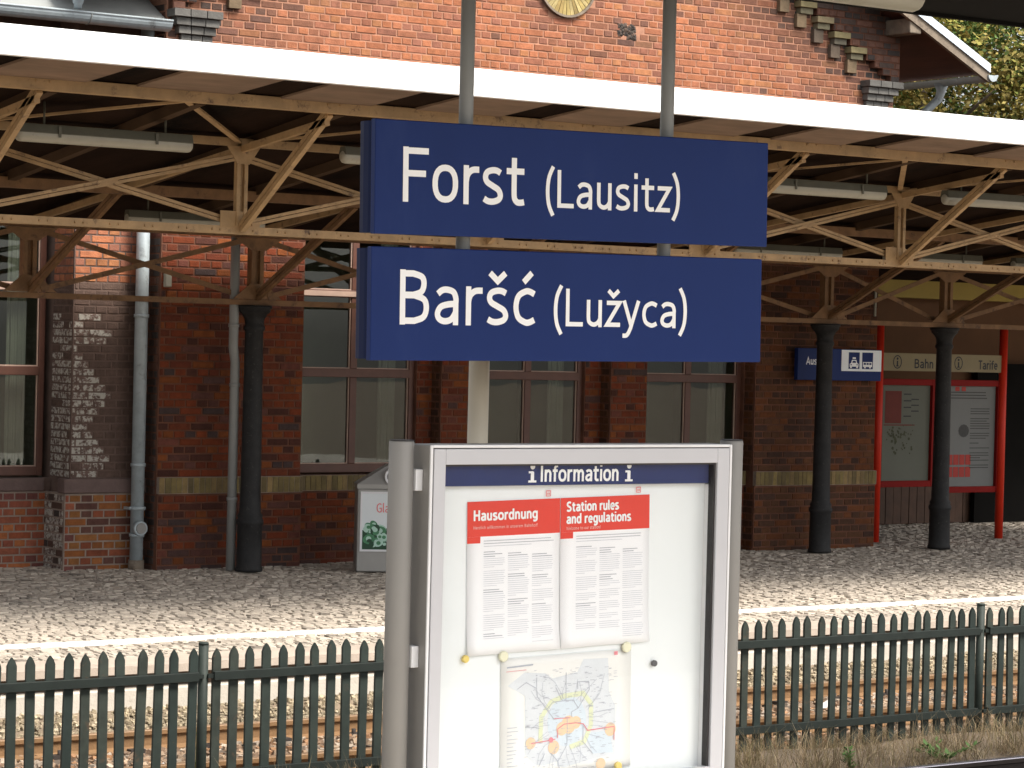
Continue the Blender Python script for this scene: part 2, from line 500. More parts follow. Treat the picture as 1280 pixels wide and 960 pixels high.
def text(name, s, x, y, z, cap, m, parent, **k):
    return text_mesh(MB(), s, x, y, z, cap, **k).build(name, m, parent)


def disc_pts(cx, cz, rx, rz=None, n=20):
    rz = rz or rx
    return [(cx + rx * math.cos(2 * math.pi * k / n), cz + rz * math.sin(2 * math.pi * k / n)) for k in range(n)]


def flat(mb, poly, y):
    """a printed patch facing -Y"""
    return mb.add([(p[0], y, p[1]) for p in poly], [tuple(range(len(poly)))])


# ------------------------------------------------------------------ projection (only to pick which bricks become single objects)
def px(p):
    d = Vector(p) - Vector((0, 0, CAM_H))
    w = d.dot(fw)
    return 640 + F_PX * d.dot(rt) / w, 480 - F_PX * d.dot(up) / w


def in_view(p):
    x, y = px(p)
    if not (0 < x < 1280 and 0 < y < 960): return False
    if 490 < x < 935 and y > 552: return False
    if 443 < x < 960 and 150 < y < 455: return False
    ft, fb = 33 + .093 * x, 290 + .05 * x
    if ft < y < fb: return False
    return True

# ================================================================== GROUND, PLATFORMS
ZP = 0.42
box('ground', -150, 250, -120, 300, -0.60, -0.34, K['soil'], kind='structure')
bed = box('track_bed', -10, 60, 11.2, 18.40, -0.338, -0.172, K['soil'], kind='structure')

# ---- far platform
plat = box('far_platform', -6, 40, 18.62, 34, -0.338, 0.394, K['joint'], kind='structure')
MB().box(-6, 40, 18.36, 18.615, -0.33, 0.235).build('concrete_footing', K['concrete'], plat, bevel=.01)
MB().box(-6, 40, 18.50, 18.614, 0.237, 0.352).build('edge_face', K['edgeface'], plat)
slab_me = {}
x = 4.0
i = 0
while x < 30:
    L_ = 1.0
    me = slab_me.setdefault(i % 3, MB().box(.006, L_ - .006, 0, .55, 0, .062).mesh('edge_slab', K['stone']))
    o = put('edge_slab', me, None, plat)
    o.location = (x, 18.37 + RND.uniform(-.008, .008), .356 + RND.uniform(-.004, .004))
    x += L_; i += 1

# cobbles
cob = MB()
singles = []
def cobcol(x, y):
    n = noise.noise(Vector((x * .55, y * 1.3, 2))) + .6 * noise.noise(Vector((x * 2.3, y * 3.1, 7)))
    g = RND.choice([.37, .40, .42, .44, .39, .32])
    if RND.random() < .07 + max(0, n) * .6: g *= RND.uniform(.5, .78)
    w = RND.uniform(.94, 1.06)
    return (g * 1.10 * w, g * .96 * w, g * .80 * w)
yy = 18.935
row = 0
while yy < 33.0:
    dy = RND.uniform(.085, .115)
    skip = 19.77 < yy + dy * .5 < 19.97
    x = 4.0 + RND.uniform(0, .1)
    x1 = 33 if yy < 26.5 else 33
    while x < x1:
        dx = RND.uniform(.08, .14)
        if not (yy > 26.9 and x < 23.9):
            h = ZP - .012 + RND.uniform(-.006, .008)
            c = cobcol(x, yy)
            g = .012
            j = [RND.uniform(-.008, .008) for _ in range(8)]
            b = [(x + g * .3, yy + g * .3), (x + dx - g * .3, yy + g * .3), (x + dx - g * .3, yy + dy - g * .3), (x + g * .3, yy + dy - g * .3)]
            t = [(x + g + j[0], yy + g + j[1]), (x + dx - g + j[2], yy + g + j[3]), (x + dx - g + j[4], yy + dy - g + j[5]), (x + g + j[6], yy + dy - g + j[7])]
            vs = [(p[0], p[1], ZP - .055) for p in b] + [(p[0], p[1], h + RND.uniform(-.003, .003)) for p in t]
            if len(singles) < 300 and yy < 19.75 and 9.2 < x < 20 and in_view((x, yy, ZP)):
                singles.append((x, yy, dx, dy, c))
            else:
                cob.add(vs, [(4, 5, 6, 7), (0, 1, 5, 4), (1, 2, 6, 5), (2, 3, 7, 6), (3, 0, 4, 7)], c)
        x += dx
    yy += dy
cob.build('cobbles', K['cobble'], plat, kind='stuff')
cm = []
for v in range(4):
    j = [RND.uniform(-.008, .008) for _ in range(8)]
    vs = [(-.5, -.5, -.055), (.5, -.5, -.055), (.5, .5, -.055), (-.5, .5, -.055)]
    vs += [(-.40 + j[0] * 8, -.40 + j[1] * 8, -.012), (.40 + j[2] * 8, -.40 + j[3] * 8, -.010), (.40 + j[4] * 8, .40 + j[5] * 8, -.014), (-.40 + j[6] * 8, .40 + j[7] * 8, -.011)]
    cm.append(MB().add(vs, [(4, 5, 6, 7), (0, 1, 5, 4), (1, 2, 6, 5), (2, 3, 7, 6), (3, 0, 4, 7)]).mesh('cobble', K['cobble_single']))
for k, (x, y, dx, dy, c) in enumerate(singles):
    o = put('cobble', cm[k % 4], None, plat)
    o.location = (x + dx / 2, y + dy / 2, ZP)
    o.scale = (dx - .007, dy - .007, 1)
    o.color = (*c, 1)
MB().box(3, 33, 19.78, 19.955, ZP - .03, ZP + .004).build('painted_line', K['paintline'], plat)

# ---- near (island) platform
near = box('near_platform', -6, 30, 2.2, 10.95, -0.338, ZP, K['concrete'], kind='structure')

# ---- tracks
def rail(xa, xb, yc, parent, web, head):
    prof = [(-.07, -.15), (.07, -.15), (.07, -.138), (.012, -.118), (.010, -.045), (.034, -.034), (.035, -.006), (.028, 0), (-.028, 0), (-.035, -.006), (-.034, -.034), (-.010, -.045), (-.012, -.118), (-.07, -.138)]
    n = len(prof)
    vs = [(xa, yc + a, b) for a, b in prof] + [(xb, yc + a, b) for a, b in prof]
    fs = [(i, (i + 1) % n, (i + 1) % n + n, i + n) for i in range(n)] + [tuple(reversed(range(n))), tuple(range(n, 2 * n))]
    r = MB().add(vs, fs).build('rail', web, parent)
    MB().box(xa, xb, yc - .034, yc + .034, -.0295, .0025).build('rail_head', head, r, bevel=.006)
    return r


def track(yc, label, web, head, xa, xb, sleepers):
    t = empty('railway_track', (xa, yc, -.2), label, 'track')
    for s in (-1, 1):
        rail(xa, xb, yc + s * .7505, t, web, head)
    sm = MB().box(-.13, .13, -1.3, 1.3, -.14, 0).mesh('sleeper', K['sleeper'])
    cl = MB()
    for s in (-1, 1):
        for q in (-1, 1):
            cl.box(-.06, .06, s * .7505 + q * .10 - .035, s * .7505 + q * .10 + .035, 0, .03)
            cl.tube([(0, s * .7505 + q * .115, .0), (0, s * .7505 + q * .115, .065)], .017, 6)
    clm = cl.mesh('rail_clip', K['darkrust'])
    x = xa + .3
    while x < xb and sleepers:
        o = put('sleeper', sm, None, t); o.location = (x, yc, -.152)
        o.parent = t; o.matrix_parent_inverse = world_of(t).inverted()
        c = put('rail_clip', clm, None, o)
        c.matrix_parent_inverse = Matrix.Identity(4)
        x += .63
    return t


track(17.10, 'rusty yellow-brown railway track between the green fence and the far platform', K['rust'], K['railhead'], 3, 34, True)
track(13.15, 'near track with polished rail at the lower right corner beside dry grass', K['darkrust'], K['shiny'], 3, 34, True)

# ballast
bal = MB()
cube8 = [(-1, -1, -1), (1, -1, -1), (1, 1, -1), (-1, 1, -1), (-1, -1, 1), (1, -1, 1), (1, 1, 1), (-1, 1, 1)]
cubef = [(0, 3, 2, 1), (4, 5, 6, 7), (0, 1, 5, 4), (1, 2, 6, 5), (2, 3, 7, 6), (3, 0, 4, 7)]
def stones(n, xa, xb, ya, yb, zf, smin, smax, tones):
    for _ in range(n):
        x, y = RND.uniform(xa, xb), RND.uniform(ya, yb)
        s = RND.uniform(smin, smax)
        a, b = RND.uniform(0, 6.28), RND.uniform(-.5, .5)
        ca, sa, cb, sb = math.cos(a), math.sin(a), math.cos(b), math.sin(b)
        t = RND.choice(tones); w = RND.uniform(.75, 1.25)
        z0 = zf(y) + RND.uniform(-.02, .012)
        vs = []
        for (u, v, q) in cube8:
            u, v, q = u * s * RND.uniform(.6, 1.1), v * s * RND.uniform(.5, 1.0), q * s * RND.uniform(.4, .8)
            u, q = u * cb - q * sb, u * sb + q * cb
            vs.append((x + u * ca - v * sa, y + u * sa + v * ca, z0 + q))
        bal.add(vs, cubef, (t[0] * w, t[1] * w, t[2] * w))
T1 = [(.26, .18, .12), (.21, .14, .09), (.30, .22, .15), (.15, .095, .06), (.26, .14, .07), (.33, .27, .21)]
T2 = [(.33, .27, .18), (.28, .23, .155), (.36, .30, .21), (.22, .18, .12)]
def zb(y):
    if y > 17.9: return -.13 + max(0, (y - 17.93)) * .50
    return -.155
stones(13000, 6, 22, 15.45, 17.9, zb, .016, .034, T1)
stones(11000, 6, 22, 17.88, 18.37, zb, .010, .022, T2)
stones(2500, 6, 22, 12.2, 14.2, lambda y: -.14, .018, .036, T1)
bal.build('ballast', K['ballast'], kind='stuff')
tag(bpy.data.objects['ballast'], 'brownish crushed stone ballast around the rails', 'ballast')

bk = MB().add([(3, 17.9, -.171), (34, 17.9, -.171), (34, 18.359, .08), (3, 18.359, .08), (3, 18.359, -.171), (34, 18.359, -.171)], [(0, 1, 2, 3), (0, 4, 5, 1), (3, 2, 5, 4), (0, 3, 4), (1, 5, 2)])
bk.build('ballast_shoulder', K['soil'], kind='structure')
# verge of earth between the tracks, under the fence
v = MB()
nx, ny = 80, 8
vv = []
for a in range(nx + 1):
    for b in range(ny + 1):
        x, y = 3 + 25 * a / nx, 14.05 + 1.55 * b / ny
        e = math.sin(math.pi * b / ny)
        vv.append((x, y, -.15 + .13 * e ** .6 + .02 * math.sin(x * 3.1 + y * 5)))
v.add(vv, [(a * (ny + 1) + b, (a + 1) * (ny + 1) + b, (a + 1) * (ny + 1) + b + 1, a * (ny + 1) + b + 1) for a in range(nx) for b in range(ny)], smooth=True)
v.build('grass_verge', K['soil'], kind='structure')

gr = MB()
def blade(mb, x, y, z, h, lean, w, c):
    a = RND.uniform(0, 6.28)
    dx, dy = math.cos(a) * lean, math.sin(a) * lean
    b = RND.uniform(0, 3.14)
    wx, wy = math.cos(b) * w, math.sin(b) * w
    m = (x + dx * .35, y + dy * .35, z + h * .62)
    vs = [(x - wx, y - wy, z), (x + wx, y + wy, z), (m[0] + wx * .7, m[1] + wy * .7, m[2]), (m[0] - wx * .7, m[1] - wy * .7, m[2]), (x + dx, y + dy, z + h)]
    mb.add(vs, [(0, 1, 2, 3), (3, 2, 4)], c)
GC = [(.34, .25, .145), (.27, .195, .11), (.40, .32, .20), (.19, .13, .075), (.28, .22, .11), (.17, .15, .07)]
clumps = [(RND.uniform(5, 18.5), RND.uniform(14.15, 15.35)) for _ in range(720)]
for (cx_, cy_) in clumps:
    near_f = (1.0 if cy_ < 14.9 else .75) * RND.choice((.35, .6, .9, 1.0, 1.3))
    for _ in range(RND.randint(16, 60)):
        w = RND.uniform(.75, 1.2); c = RND.choice(GC)
        x, y = RND.gauss(cx_, .09), min(15.5, max(14.08, RND.gauss(cy_, .09)))
        blade(gr, x, y, -.06, RND.uniform(.06, .26) * near_f, RND.uniform(.03, .24), RND.uniform(.0012, .003), (c[0] * w, c[1] * w, c[2] * w))
tag(gr.build('dry_grass', K['grass'], kind='stuff'), 'straw-coloured dry grass along the foot of the fence', 'grass')

def weed(loc, h, n, label, spread=.12, leafy=True):
    w = empty('weed', loc, label, 'weed', 'green weeds by the fence')
    st, lf = MB(), MB()
    for _ in range(n):
        a = RND.uniform(0, 6.28); r = RND.uniform(.2, 1) * spread
        top = Vector((loc[0] + math.cos(a) * r, loc[1] + math.sin(a) * r, loc[2] + h * RND.uniform(.5, 1)))
        st.tube([loc, tuple((Vector(loc) + top) / 2 + Vector((0, 0, .03))), tuple(top)], [.004, .003, .0015], 5)
        for _k in range(12 if leafy else 22):
            t = RND.uniform(.15, 1)
            p = Vector(loc).lerp(top, t)
            b, l = RND.uniform(0, 6.28), RND.uniform(.03, .08) * (1 if leafy else .5)
            d = Vector((math.cos(b), math.sin(b), RND.uniform(.1, .9))).normalized() * l
            s = Vector((-math.sin(b), math.cos(b), 0)) * l * (.22 if leafy else .10)
            lf.add([tuple(p), tuple(p + d * .5 + s), tuple(p + d), tuple(p + d * .5 - s)], [(0, 1, 2, 3)])
    st.build('stem', K['weed'], w)
    lf.build('leaves', K['weed'], w)
weed((12.95, 14.25, -.08), .22, 6, 'small bright green weed in dry grass just right of the information board', .07)
weed((13.9, 14.30, -.08), .17, 10, 'low spreading green weed near the polished rail at lower right', .26)
weed((8.12, 15.22, -.06), .62, 5, 'tall feathery green weed growing right of the fence post on the left', .07, False)
weed((9.55, 14.95, -.06), .36, 4, 'thin green weed climbing the fence just left of the information board', .05, False)

# ---- fence
FY = 15.1
fence = empty('picket_fence', (8.1, FY, -.1), 'dark green steel picket fence with pointed pales between the tracks', 'fence')
pale_me = []
for w, h in ((.060, 0), (.062, .006), (.058, -.005)):
    hw = w / 2
    top = .965 + h
    # shallow U profile: pointed plate with folded edges
    m_ = MB().prism([(-hw, -.12), (hw, -.12), (hw, top - .055), (hw * .62, top - .025), (0, top), (-hw * .62, top - .025), (-hw, top - .055)], -.011, .011)
    for gm_ in ('green', 'green2', 'green3'): pale_me.append(m_.mesh('pale', K[gm_]))
posts = [1.2, 8.10, 15.07, 22.0]
for pxp in posts:
    m_ = MB().tube([(pxp, FY + .005, -.2), (pxp, FY + .005, .99)], .033, 14)
    m_.tube([(pxp, FY + .005, .988), (pxp, FY + .005, 1.0)], [.036, .030], 14)
    m_.build('post', K['green'], fence)
for a, b in zip(posts, posts[1:]):
    n = int(round((b - a - .16) / .122))
    st = (b - a - .18) / (n - 1)
    for i in range(n):
        o = put('pale', pale_me[RND.randrange(9)], None, fence)
        o.location = (a + .09 + i * st + RND.uniform(-.004, .004), FY - .004, RND.uniform(-.006, .006))
        o.rotation_euler = (0, RND.gauss(0, .010), 0)
    for z0 in (.755, .115):
        m_ = MB().box(a + .055, b - .055, FY - .052, FY - .0165, z0, z0 + .058)
        r_ = m_.build('fence_rail', K['greendark'], fence, bevel=.003)
        for e in (a + .045, b - .045):
            box('rail_clamp', e - .03, e + .03, FY - .040, FY - .006, z0 + .016, z0 + .042, K['greendark'], r_)

# litter between the rails
for (x, y, s, lb) in ((8.6, 16.6, .05, 'white scrap of litter between the rails left of the left fence post'),
                      (8.27, 16.55, .05, 'white scrap of litter between the rails just beside the left fence post'),
                      (13.2, 16.75, .06, 'white crumpled scrap between the rails right of the information board'),
                      (15.25, 17.1, .05, 'small white scrap between the rails near the right fence post')):
    m_ = MB()
    m_.add([(x - s, y, -.10), (x - s * .2, y - s, -.085), (x + s, y - s * .3, -.10), (x + s * .6, y + s, -.09), (x - s * .5, y + s * .7, -.06), (x + s * .1, y, -.03)],
           [(0, 1, 5), (1, 2, 5), (2, 3, 5), (3, 4, 5), (4, 0, 5)])
    m_.build('litter_scrap', K['litter'], label=lb, cat='litter', group='white litter on the ballast')

# ================================================================== BRICKWORK
CH, SM = .0853, .276          # course height, stretcher module
JT = .017
class Wall:
    def __init__(self):
        self.b = []            # (u0,u1,z0,z1,D,axis,col,full)

    def field(self, u0, u1, z0, z1, D, colfn, holes=(), axis='y', profile=None, phase=0.0):
        """bricks in courses; axis 'y' faces -Y at depth D with u = X; axis 'x' faces -X at X = D with u = Y"""
        k = 0
        while True:
            za = z0 + k * CH
            if za + CH * .5 > z1: break
            zb_ = min(za + CH, z1)
            zm = (za + zb_) / 2
            iv = [(u0, u1)]
            if profile:
                p = profile(zm)
                iv = [(max(u0, p[0]), min(u1, p[1]))] if p else []
            for (h0, h1, hz0, hz1) in holes:
                if hz0 < zm < hz1:
                    nv = []
                    for a, b in iv:
                        if h1 <= a or h0 >= b: nv.append((a, b)); continue
                        if h0 - a > .02: nv.append((a, h0))
                        if b - h1 > .02: nv.append((h1, b))
                    iv = nv
            stretch = k % 2 == 0
            mod = SM if stretch else SM / 2
            off = phase + (0 if (k % 4) < 2 else SM / 2) + (0 if stretch else SM / 4)
            for a, b in iv:
                j = math.floor((a - off) / mod)
                while True:
                    s, e = off + j * mod, off + (j + 1) * mod
                    j += 1
                    if s >= b: break
                    full = s >= a - 1e-6 and e <= b + 1e-6
                    s2, e2 = max(s, a), min(e, b)
                    if e2 - s2 < .035: continue
                    c = colfn((s2 + e2) / 2, zm)
                    if c is None: continue
                    self.b.append((s2, e2, za, zb_, D, axis, c, full and zb_ - za > CH * .98, stretch))
            k += 1

    def finish(self, parent, nsingle=300):
        cand = []
        for i, (u0, u1, z0, z1, D, ax, c, full, st) in enumerate(self.b):
            if full and ax == 'y' and len(c) == 3 and in_view(((u0 + u1) / 2, D, (z0 + z1) / 2)):
                d = math.hypot((u0 + u1) / 2, D)
                cand.append(((u1 - u0) / d, i))
        cand.sort(reverse=True)
        single = set(i for _, i in cand[:nsingle])
        mb, pe = MB(), MB()
        meshes = {}
        for i, (u0, u1, z0, z1, D, ax, c, full, st) in enumerate(self.b):
            j = RND.uniform(-.003, .003)
            g = JT / 2
            t = RND.uniform(-.0015, .0015)
            a, b, d, e = u0 + g, u1 - g, z0 + g, z1 - g
            if i in single:
                key = (st, RND.randrange(3))
                if key not in meshes:
                    w = (SM if st else SM / 2) - JT
                    h = CH - JT
                    q = [RND.uniform(-.002, .002) for _ in range(8)]
                    vs = [(-w / 2 + .004, -.010, -h / 2 + .004 + q[0]), (w / 2 - .004, -.010, -h / 2 + .004 + q[1]), (w / 2 - .004, -.010, h / 2 - .004 + q[2]), (-w / 2 + .004, -.010, h / 2 - .004 + q[3])]
                    vs += [(-w / 2, -.005, -h / 2), (w / 2, -.005, -h / 2), (w / 2, -.005, h / 2), (-w / 2, -.005, h / 2)]
                    vs += [(-w / 2, .02, -h / 2), (w / 2, .02, -h / 2), (w / 2, .02, h / 2), (-w / 2, .02, h / 2)]
                    fs = [(0, 1, 2, 3)]
                    for r0 in (0, 4):
                        for k in range(4):
                            fs.append((r0 + k, r0 + 4 + k, r0 + 4 + (k + 1) % 4, r0 + (k + 1) % 4))
                    meshes[key] = MB().add(vs, fs).mesh('brick', K['brick_single'])
                o = put('brick', meshes[key], None, parent)
                o.location = ((u0 + u1) / 2, D + j, (z0 + z1) / 2)
                o.color = (*c, 1)
                continue
            f = .004
            pts = [(a + f, -.010 + j, d + f + t), (b - f, -.010 + j, d + f - t), (b - f, -.010 + j, e - f - t), (a + f, -.010 + j, e - f + t),
                   (a, -.005 + j, d), (b, -.005 + j, d), (b, -.005 + j, e), (a, -.005 + j, e),
                   (a, .02, d), (b, .02, d), (b, .02, e), (a, .02, e)]
            if ax == 'y':
                vs = [(p[0], D + p[1], p[2]) for p in pts]
            else:
                vs = [(D + p[1], u0 + u1 - p[0], p[2]) for p in pts]
            fs = [(0, 1, 2, 3)]
            for r0 in (0, 4):
                for k in range(4):
                    fs.append((r0 + k, r0 + 4 + k, r0 + 4 + (k + 1) % 4, r0 + (k + 1) % 4))
            (pe if len(c) == 4 else mb).add(vs, fs, c)
        mb.build('brickwork', K['brick'], parent, kind='stuff')
        if pe.v: pe.build('peeling_brickwork', K['brick_peel'], parent, kind='stuff', label='pier bricks with peeling whitish paint')


def pick(tones, v=.15):
    t = RND.choice(tones); w = RND.uniform(1 - v, 1 + v)
    return (t[0] * w, t[1] * w, t[2] * w)
GAB = [(.35, .130, .064), (.33, .121, .060), (.285, .11, .064), (.245, .10, .064), (.36, .150, .067), (.34, .126, .060), (.31, .119, .063)]
SOOT = [(.075, .052, .043), (.10, .058, .045), (.14, .07, .05), (.055, .044, .04)]
LOW = [(.150, .032, .011), (.115, .027, .012), (.175, .050, .013), (.066, .023, .015), (.13, .032, .013), (.16, .035, .011)]
LOWD = [(.055, .035, .032), (.075, .038, .032), (.10, .04, .03), (.13, .042, .028)]
PLI = [(.30, .085, .04), (.25, .075, .045), (.33, .11, .04), (.16, .06, .05), (.28, .09, .05)]
ORA = [(.27, .095, .03), (.24, .088, .03), (.22, .065, .032), (.11, .05, .038), (.25, .105, .035)]
BRN = [(.085, .037, .017), (.068, .032, .018), (.10, .041, .017), (.055, .027, .018), (.125, .042, .014)]
PAINT = (.105, .068, .054)

XC = 18.62
def rake(x): return 6.70 + .485 * (25.12 - XC - abs(x - XC))         # top of gable wall


# ---- main building with the gable
stn = empty('station_building', (18.6, 26, ZP), 'red brick station building with clock gable above the canopy', 'building')
core = MB()
core.box(13.257, 15.067, 25.8965, 26.6, ZP - .1, 4.6)
for (a, b) in ((16.947, 17.557), (19.427, 19.987), (21.727, 23.797)):
    core.box(a, b, 25.8965, 26.6, ZP - .1, 4.6)
wall_low = core.build('lower_wall', K['mortar_low'], stn)
W = Wall()
piers = ((13.26, 15.07), (16.95, 17.56), (19.43, 19.99), (21.73, 23.80))
def lowcol(x, z):
    if x > 21.7: return pick(BRN)
    if z < 1.0: return pick(LOWD if RND.random() < .75 - (z - .42) else LOW)
    return pick(LOW if RND.random() < .9 else LOWD)
for a, b in piers:
    W.field(a, b, 1.42, 4.6, 25.90, lowcol)
    W.field(a, b, ZP - .05, 1.235, 25.865, lowcol)
    core = MB().box(a - .002, b - .002, 25.8615, 26.12, ZP - .1, 1.2355).build('plinth_core', K['mortar_low'], stn)
    if a > 13.3:
        W.field(25.92, 26.12, 1.42, 4.6, a, lowcol, axis='x')
        W.field(25.88, 26.12, ZP - .05, 1.235, a, lowcol, axis='x')
# left return of the gable block
W.field(25.92, 27.2, ZP - .05, 6.6, 13.26, lambda x, z: pick(SOOT if z > 4.5 or z < 4 else LOWD), axis='x')
MB().box(13.258, 13.9, 26.6, 28, ZP, 7.1).build('return_core', K['mortar_low'], stn)
# bays under and beside the windows
bays = ((15.07, 16.95, 15.07, 16.73), (17.56, 19.43, 17.56, 19.18), (19.99, 21.73, 19.99, 21.70))
for (a, b, wa, wb) in bays:
    W.field(a, b, ZP - .05, 1.235, 26.07, lowcol)
    W.field(wb, b, 1.42, 4.6, 26.10, lowcol)
    m_ = MB().box(a, b, 26.0665, 26.6, ZP - .1, 1.42)
    m_.box(wb + .001, b, 26.0965, 26.6, 1.42, 4.6)
    m_.build('bay_core', K['mortar_low'], stn)
W.finish(wall_low, 300)

# soldier course of yellowish bricks as sill
sc_ = MB()
def soldiers(a, b, y0, y1):
    x = a
    while x < b - .02:
        w = min(.071, b - x)
        g = RND.uniform(.75, 1.2)
        c = RND.choice([(.20, .145, .05), (.17, .125, .045), (.22, .15, .06), (.13, .095, .04)])
        sc_.box(x + .004, x + w - .004, y0 + RND.uniform(-.003, .003), y1, 1.245, 1.415, (c[0] * g, c[1] * g, c[2] * g))
        x += w
for a, b in piers: soldiers(a, b, 25.835, 26.12)
for (a, b, wa, wb) in bays: soldiers(a, b, 26.03, 26.13)
sill = sc_.build('sill_course', K['yellowbrick'], stn)
m_ = MB()
for a, b in piers: m_.box(a + .001, b - .001, 25.840, 26.13, 1.238, 1.4195)
for (a, b, wa, wb) in bays: m_.box(a + .004, b - .004, 26.036, 26.14, 1.238, 1.4185)
m_.build('sill_mortar', K['mortar_grey'], stn)

# gable wall above
def prof(z):
    half = min(23.97 - XC, 25.12 - XC - (z - 6.70) / .485)
    return (XC - half, XC + half) if half > .1 else None
G_ = Wall()
CLK = (18.60, 7.345)
HOLE = (19.53, 6.83)
def gabcol(x, z):
    if math.hypot(x - CLK[0], z - CLK[1]) < .445: return None
    if abs(x - HOLE[0]) < .14 and abs(z - HOLE[1]) < .085: return None
    d = 7.42 - .587 * (abs(x - XC) + XC - 22.35) - z
    e = 1.5 - d
    p = .05 + max(0, min(1, e / 1.5)) ** 1.3 * .95
    if x < 14.6: p = max(p, .75 - (x - 13.26) * .42)
    dc = math.hypot(x - CLK[0], z - CLK[1] + .1)
    if dc < .7 and z < CLK[1] - .25: p = max(p, .28)
    if abs(x - HOLE[0]) < .3 and abs(z - HOLE[1]) < .2: p = max(p, .45)
    g, k_ = pick(GAB), pick(SOOT)
    w = min(1.0, max(0.0, p * RND.uniform(.55, 1.45) + RND.uniform(-.12, .12)))
    if RND.random() < .05: w = max(w, RND.uniform(.3, .75))
    return tuple(g[i] * (1 - w) + k_[i] * w for i in range(3))
gcore = MB()
gcore.prism([(13.257, 4.62), (23.967, 4.62), (23.967, rake(23.967)), (XC, rake(XC)), (13.257, rake(13.257))], 25.8965, 26.5)
gable = gcore.build('gable_wall', K['mortar_gable'], stn)
G_.field(13.26, 23.97, 4.605, 9.2, 25.90, gabcol, profile=prof, phase=.07)
G_.finish(gable, 300)

# hole left by missing bricks
m_ = MB()
for _ in range(60):
    x, z, s = HOLE[0] + RND.uniform(-.13, .13), HOLE[1] + RND.uniform(-.08, .08), RND.uniform(.015, .04)
    m_.add([(x - s, 25.8955, z - s), (x + s, 25.8955, z - s * .7), (x + s * .8, 25.8955, z + s), (x - s * .7, 25.8955, z + s), (x + RND.uniform(-s, s) * .5, 25.8955 - s * .6, z + RND.uniform(-s, s) * .4)],
           [(0, 1, 4), (1, 2, 4), (2, 3, 4), (3, 0, 4)], pick([(.05, .04, .033), (.09, .06, .045), (.035, .03, .027)], .3))
m_.build('broken_brick_patch', K['sootstone'], stn, label='dark broken patch of missing bricks in the gable')

# round opening with radial yellow bricks
clk = empty('gable_clock', (CLK[0], 25.88, CLK[1]), None, None)
clk.parent = stn; clk.matrix_parent_inverse = world_of(stn).inverted()
m_ = MB()
nseg = 40
for k in range(nseg):
    a0, a1 = 2 * math.pi * (k + .06) / nseg, 2 * math.pi * (k + .94) / nseg
    poly = [(CLK[0] + r * math.cos(a), CLK[1] + r * math.sin(a)) for r, a in ((.20, a0), (.40, a0), (.40, a1), (.20, a1))]
    b = MB().prism(poly, 25.865 + RND.uniform(-.003, .003), 25.93)
    m_.add(b.v, b.f, pick([(.33, .25, .09), (.28, .20, .07), (.38, .30, .13)]))
m_.build('voussoir_ring', K['yellowbrick'], clk)
def ring(r0, r1, y0, y1, name, mt, n=48):
    m_ = MB()
    for k in range(n):
        a0, a1 = 2 * math.pi * k / n, 2 * math.pi * (k + 1) / n
        m_.prism([(CLK[0] + r * math.cos(a), CLK[1] + r * math.sin(a)) for r, a in ((r0, a0), (r1, a0), (r1, a1), (r0, a1))], y0, y1)
    return m_.build(name, mt, clk)
ring(.403, .43, 25.84, 25.93, 'outer_ring', K['oldwood'])
ring(.17, .199, 25.85, 25.93, 'inner_ring', K['mortar_gable'])
MB().prism(disc_pts(CLK[0], CLK[1], .41, n=48), 25.89, 25.914).build('ring_mortar', K['litter'], clk)
MB().prism(disc_pts(CLK[0], CLK[1], .168, n=32), 25.875, 25.889).build('clock_face', K['flash'], clk)

# corbel table under the rake, both sides
def piece(name, x0, x1, y0, y1, z0, z1, c, parent):
    o = box(name, x0, x1, y0, y1, z0, z1, K['sootpiece'], parent, bevel=.006)
    o.color = (*c[:3], 1)
    return o
for s in (-1, 1):
    for k in range(-1, 7):
        xx = XC + s * (22.35 - XC + (k) * .293)
        zz = 7.42 - k * .172
        if xx > 23.35 or xx < 13.9: continue
        c = RND.choice([(.24, .20, .10), (.20, .17, .085), (.26, .21, .12)])
        piece('corbel_head', xx - .14, xx + .14, 25.76, 25.897, zz - .045, zz + .035, c, gable)
        piece('corbel_brick', xx - .105, xx + .105, 25.80, 25.897, zz - .125, zz - .047, pick([(.18, .16, .10), (.14, .125, .09)]), gable)
        xq = xx - s * .055
        piece('corbel_brick', xq - .08, xq + .08, 25.83, 25.897, zz - .30, zz - .127, pick([(.12, .09, .065), (.19, .135, .08)]), gable)
# projecting rake band above the corbels
rb = Wall()
def rprof_r(z):
    xi, xo = 22.35 + (7.42 - z) / .587 + .02, min(23.97, 25.12 - (z - 6.70) / .485)
    return (xi, xo) if xo - xi > .04 else None
def rprof_l(z):
    r = rprof_r(z)
    return (2 * XC - r[1], 2 * XC - r[0]) if r else None
rb.field(18.7, 23.97, 6.53, 9.0, 25.79, lambda x, z: pick(SOOT), profile=rprof_r)
rb.field(13.26, 18.5, 6.53, 9.0, 25.79, lambda x, z: pick(SOOT), profile=rprof_l)
for s in (1, -1):
    rbm = MB()
    k = 0
    while 6.53 + k * CH < 9.0:
        za = 6.53 + k * CH
        pr_ = (rprof_r if s > 0 else rprof_l)(za + CH / 2)
        if pr_: rbm.box(pr_[0] + .003, pr_[1] - .003, 25.7865, 25.8955, za + .001, za + CH - .001)
        k += 1
    band = rbm.build('rake_band', K['mortar_low'], stn)
rb.finish(band, 0)
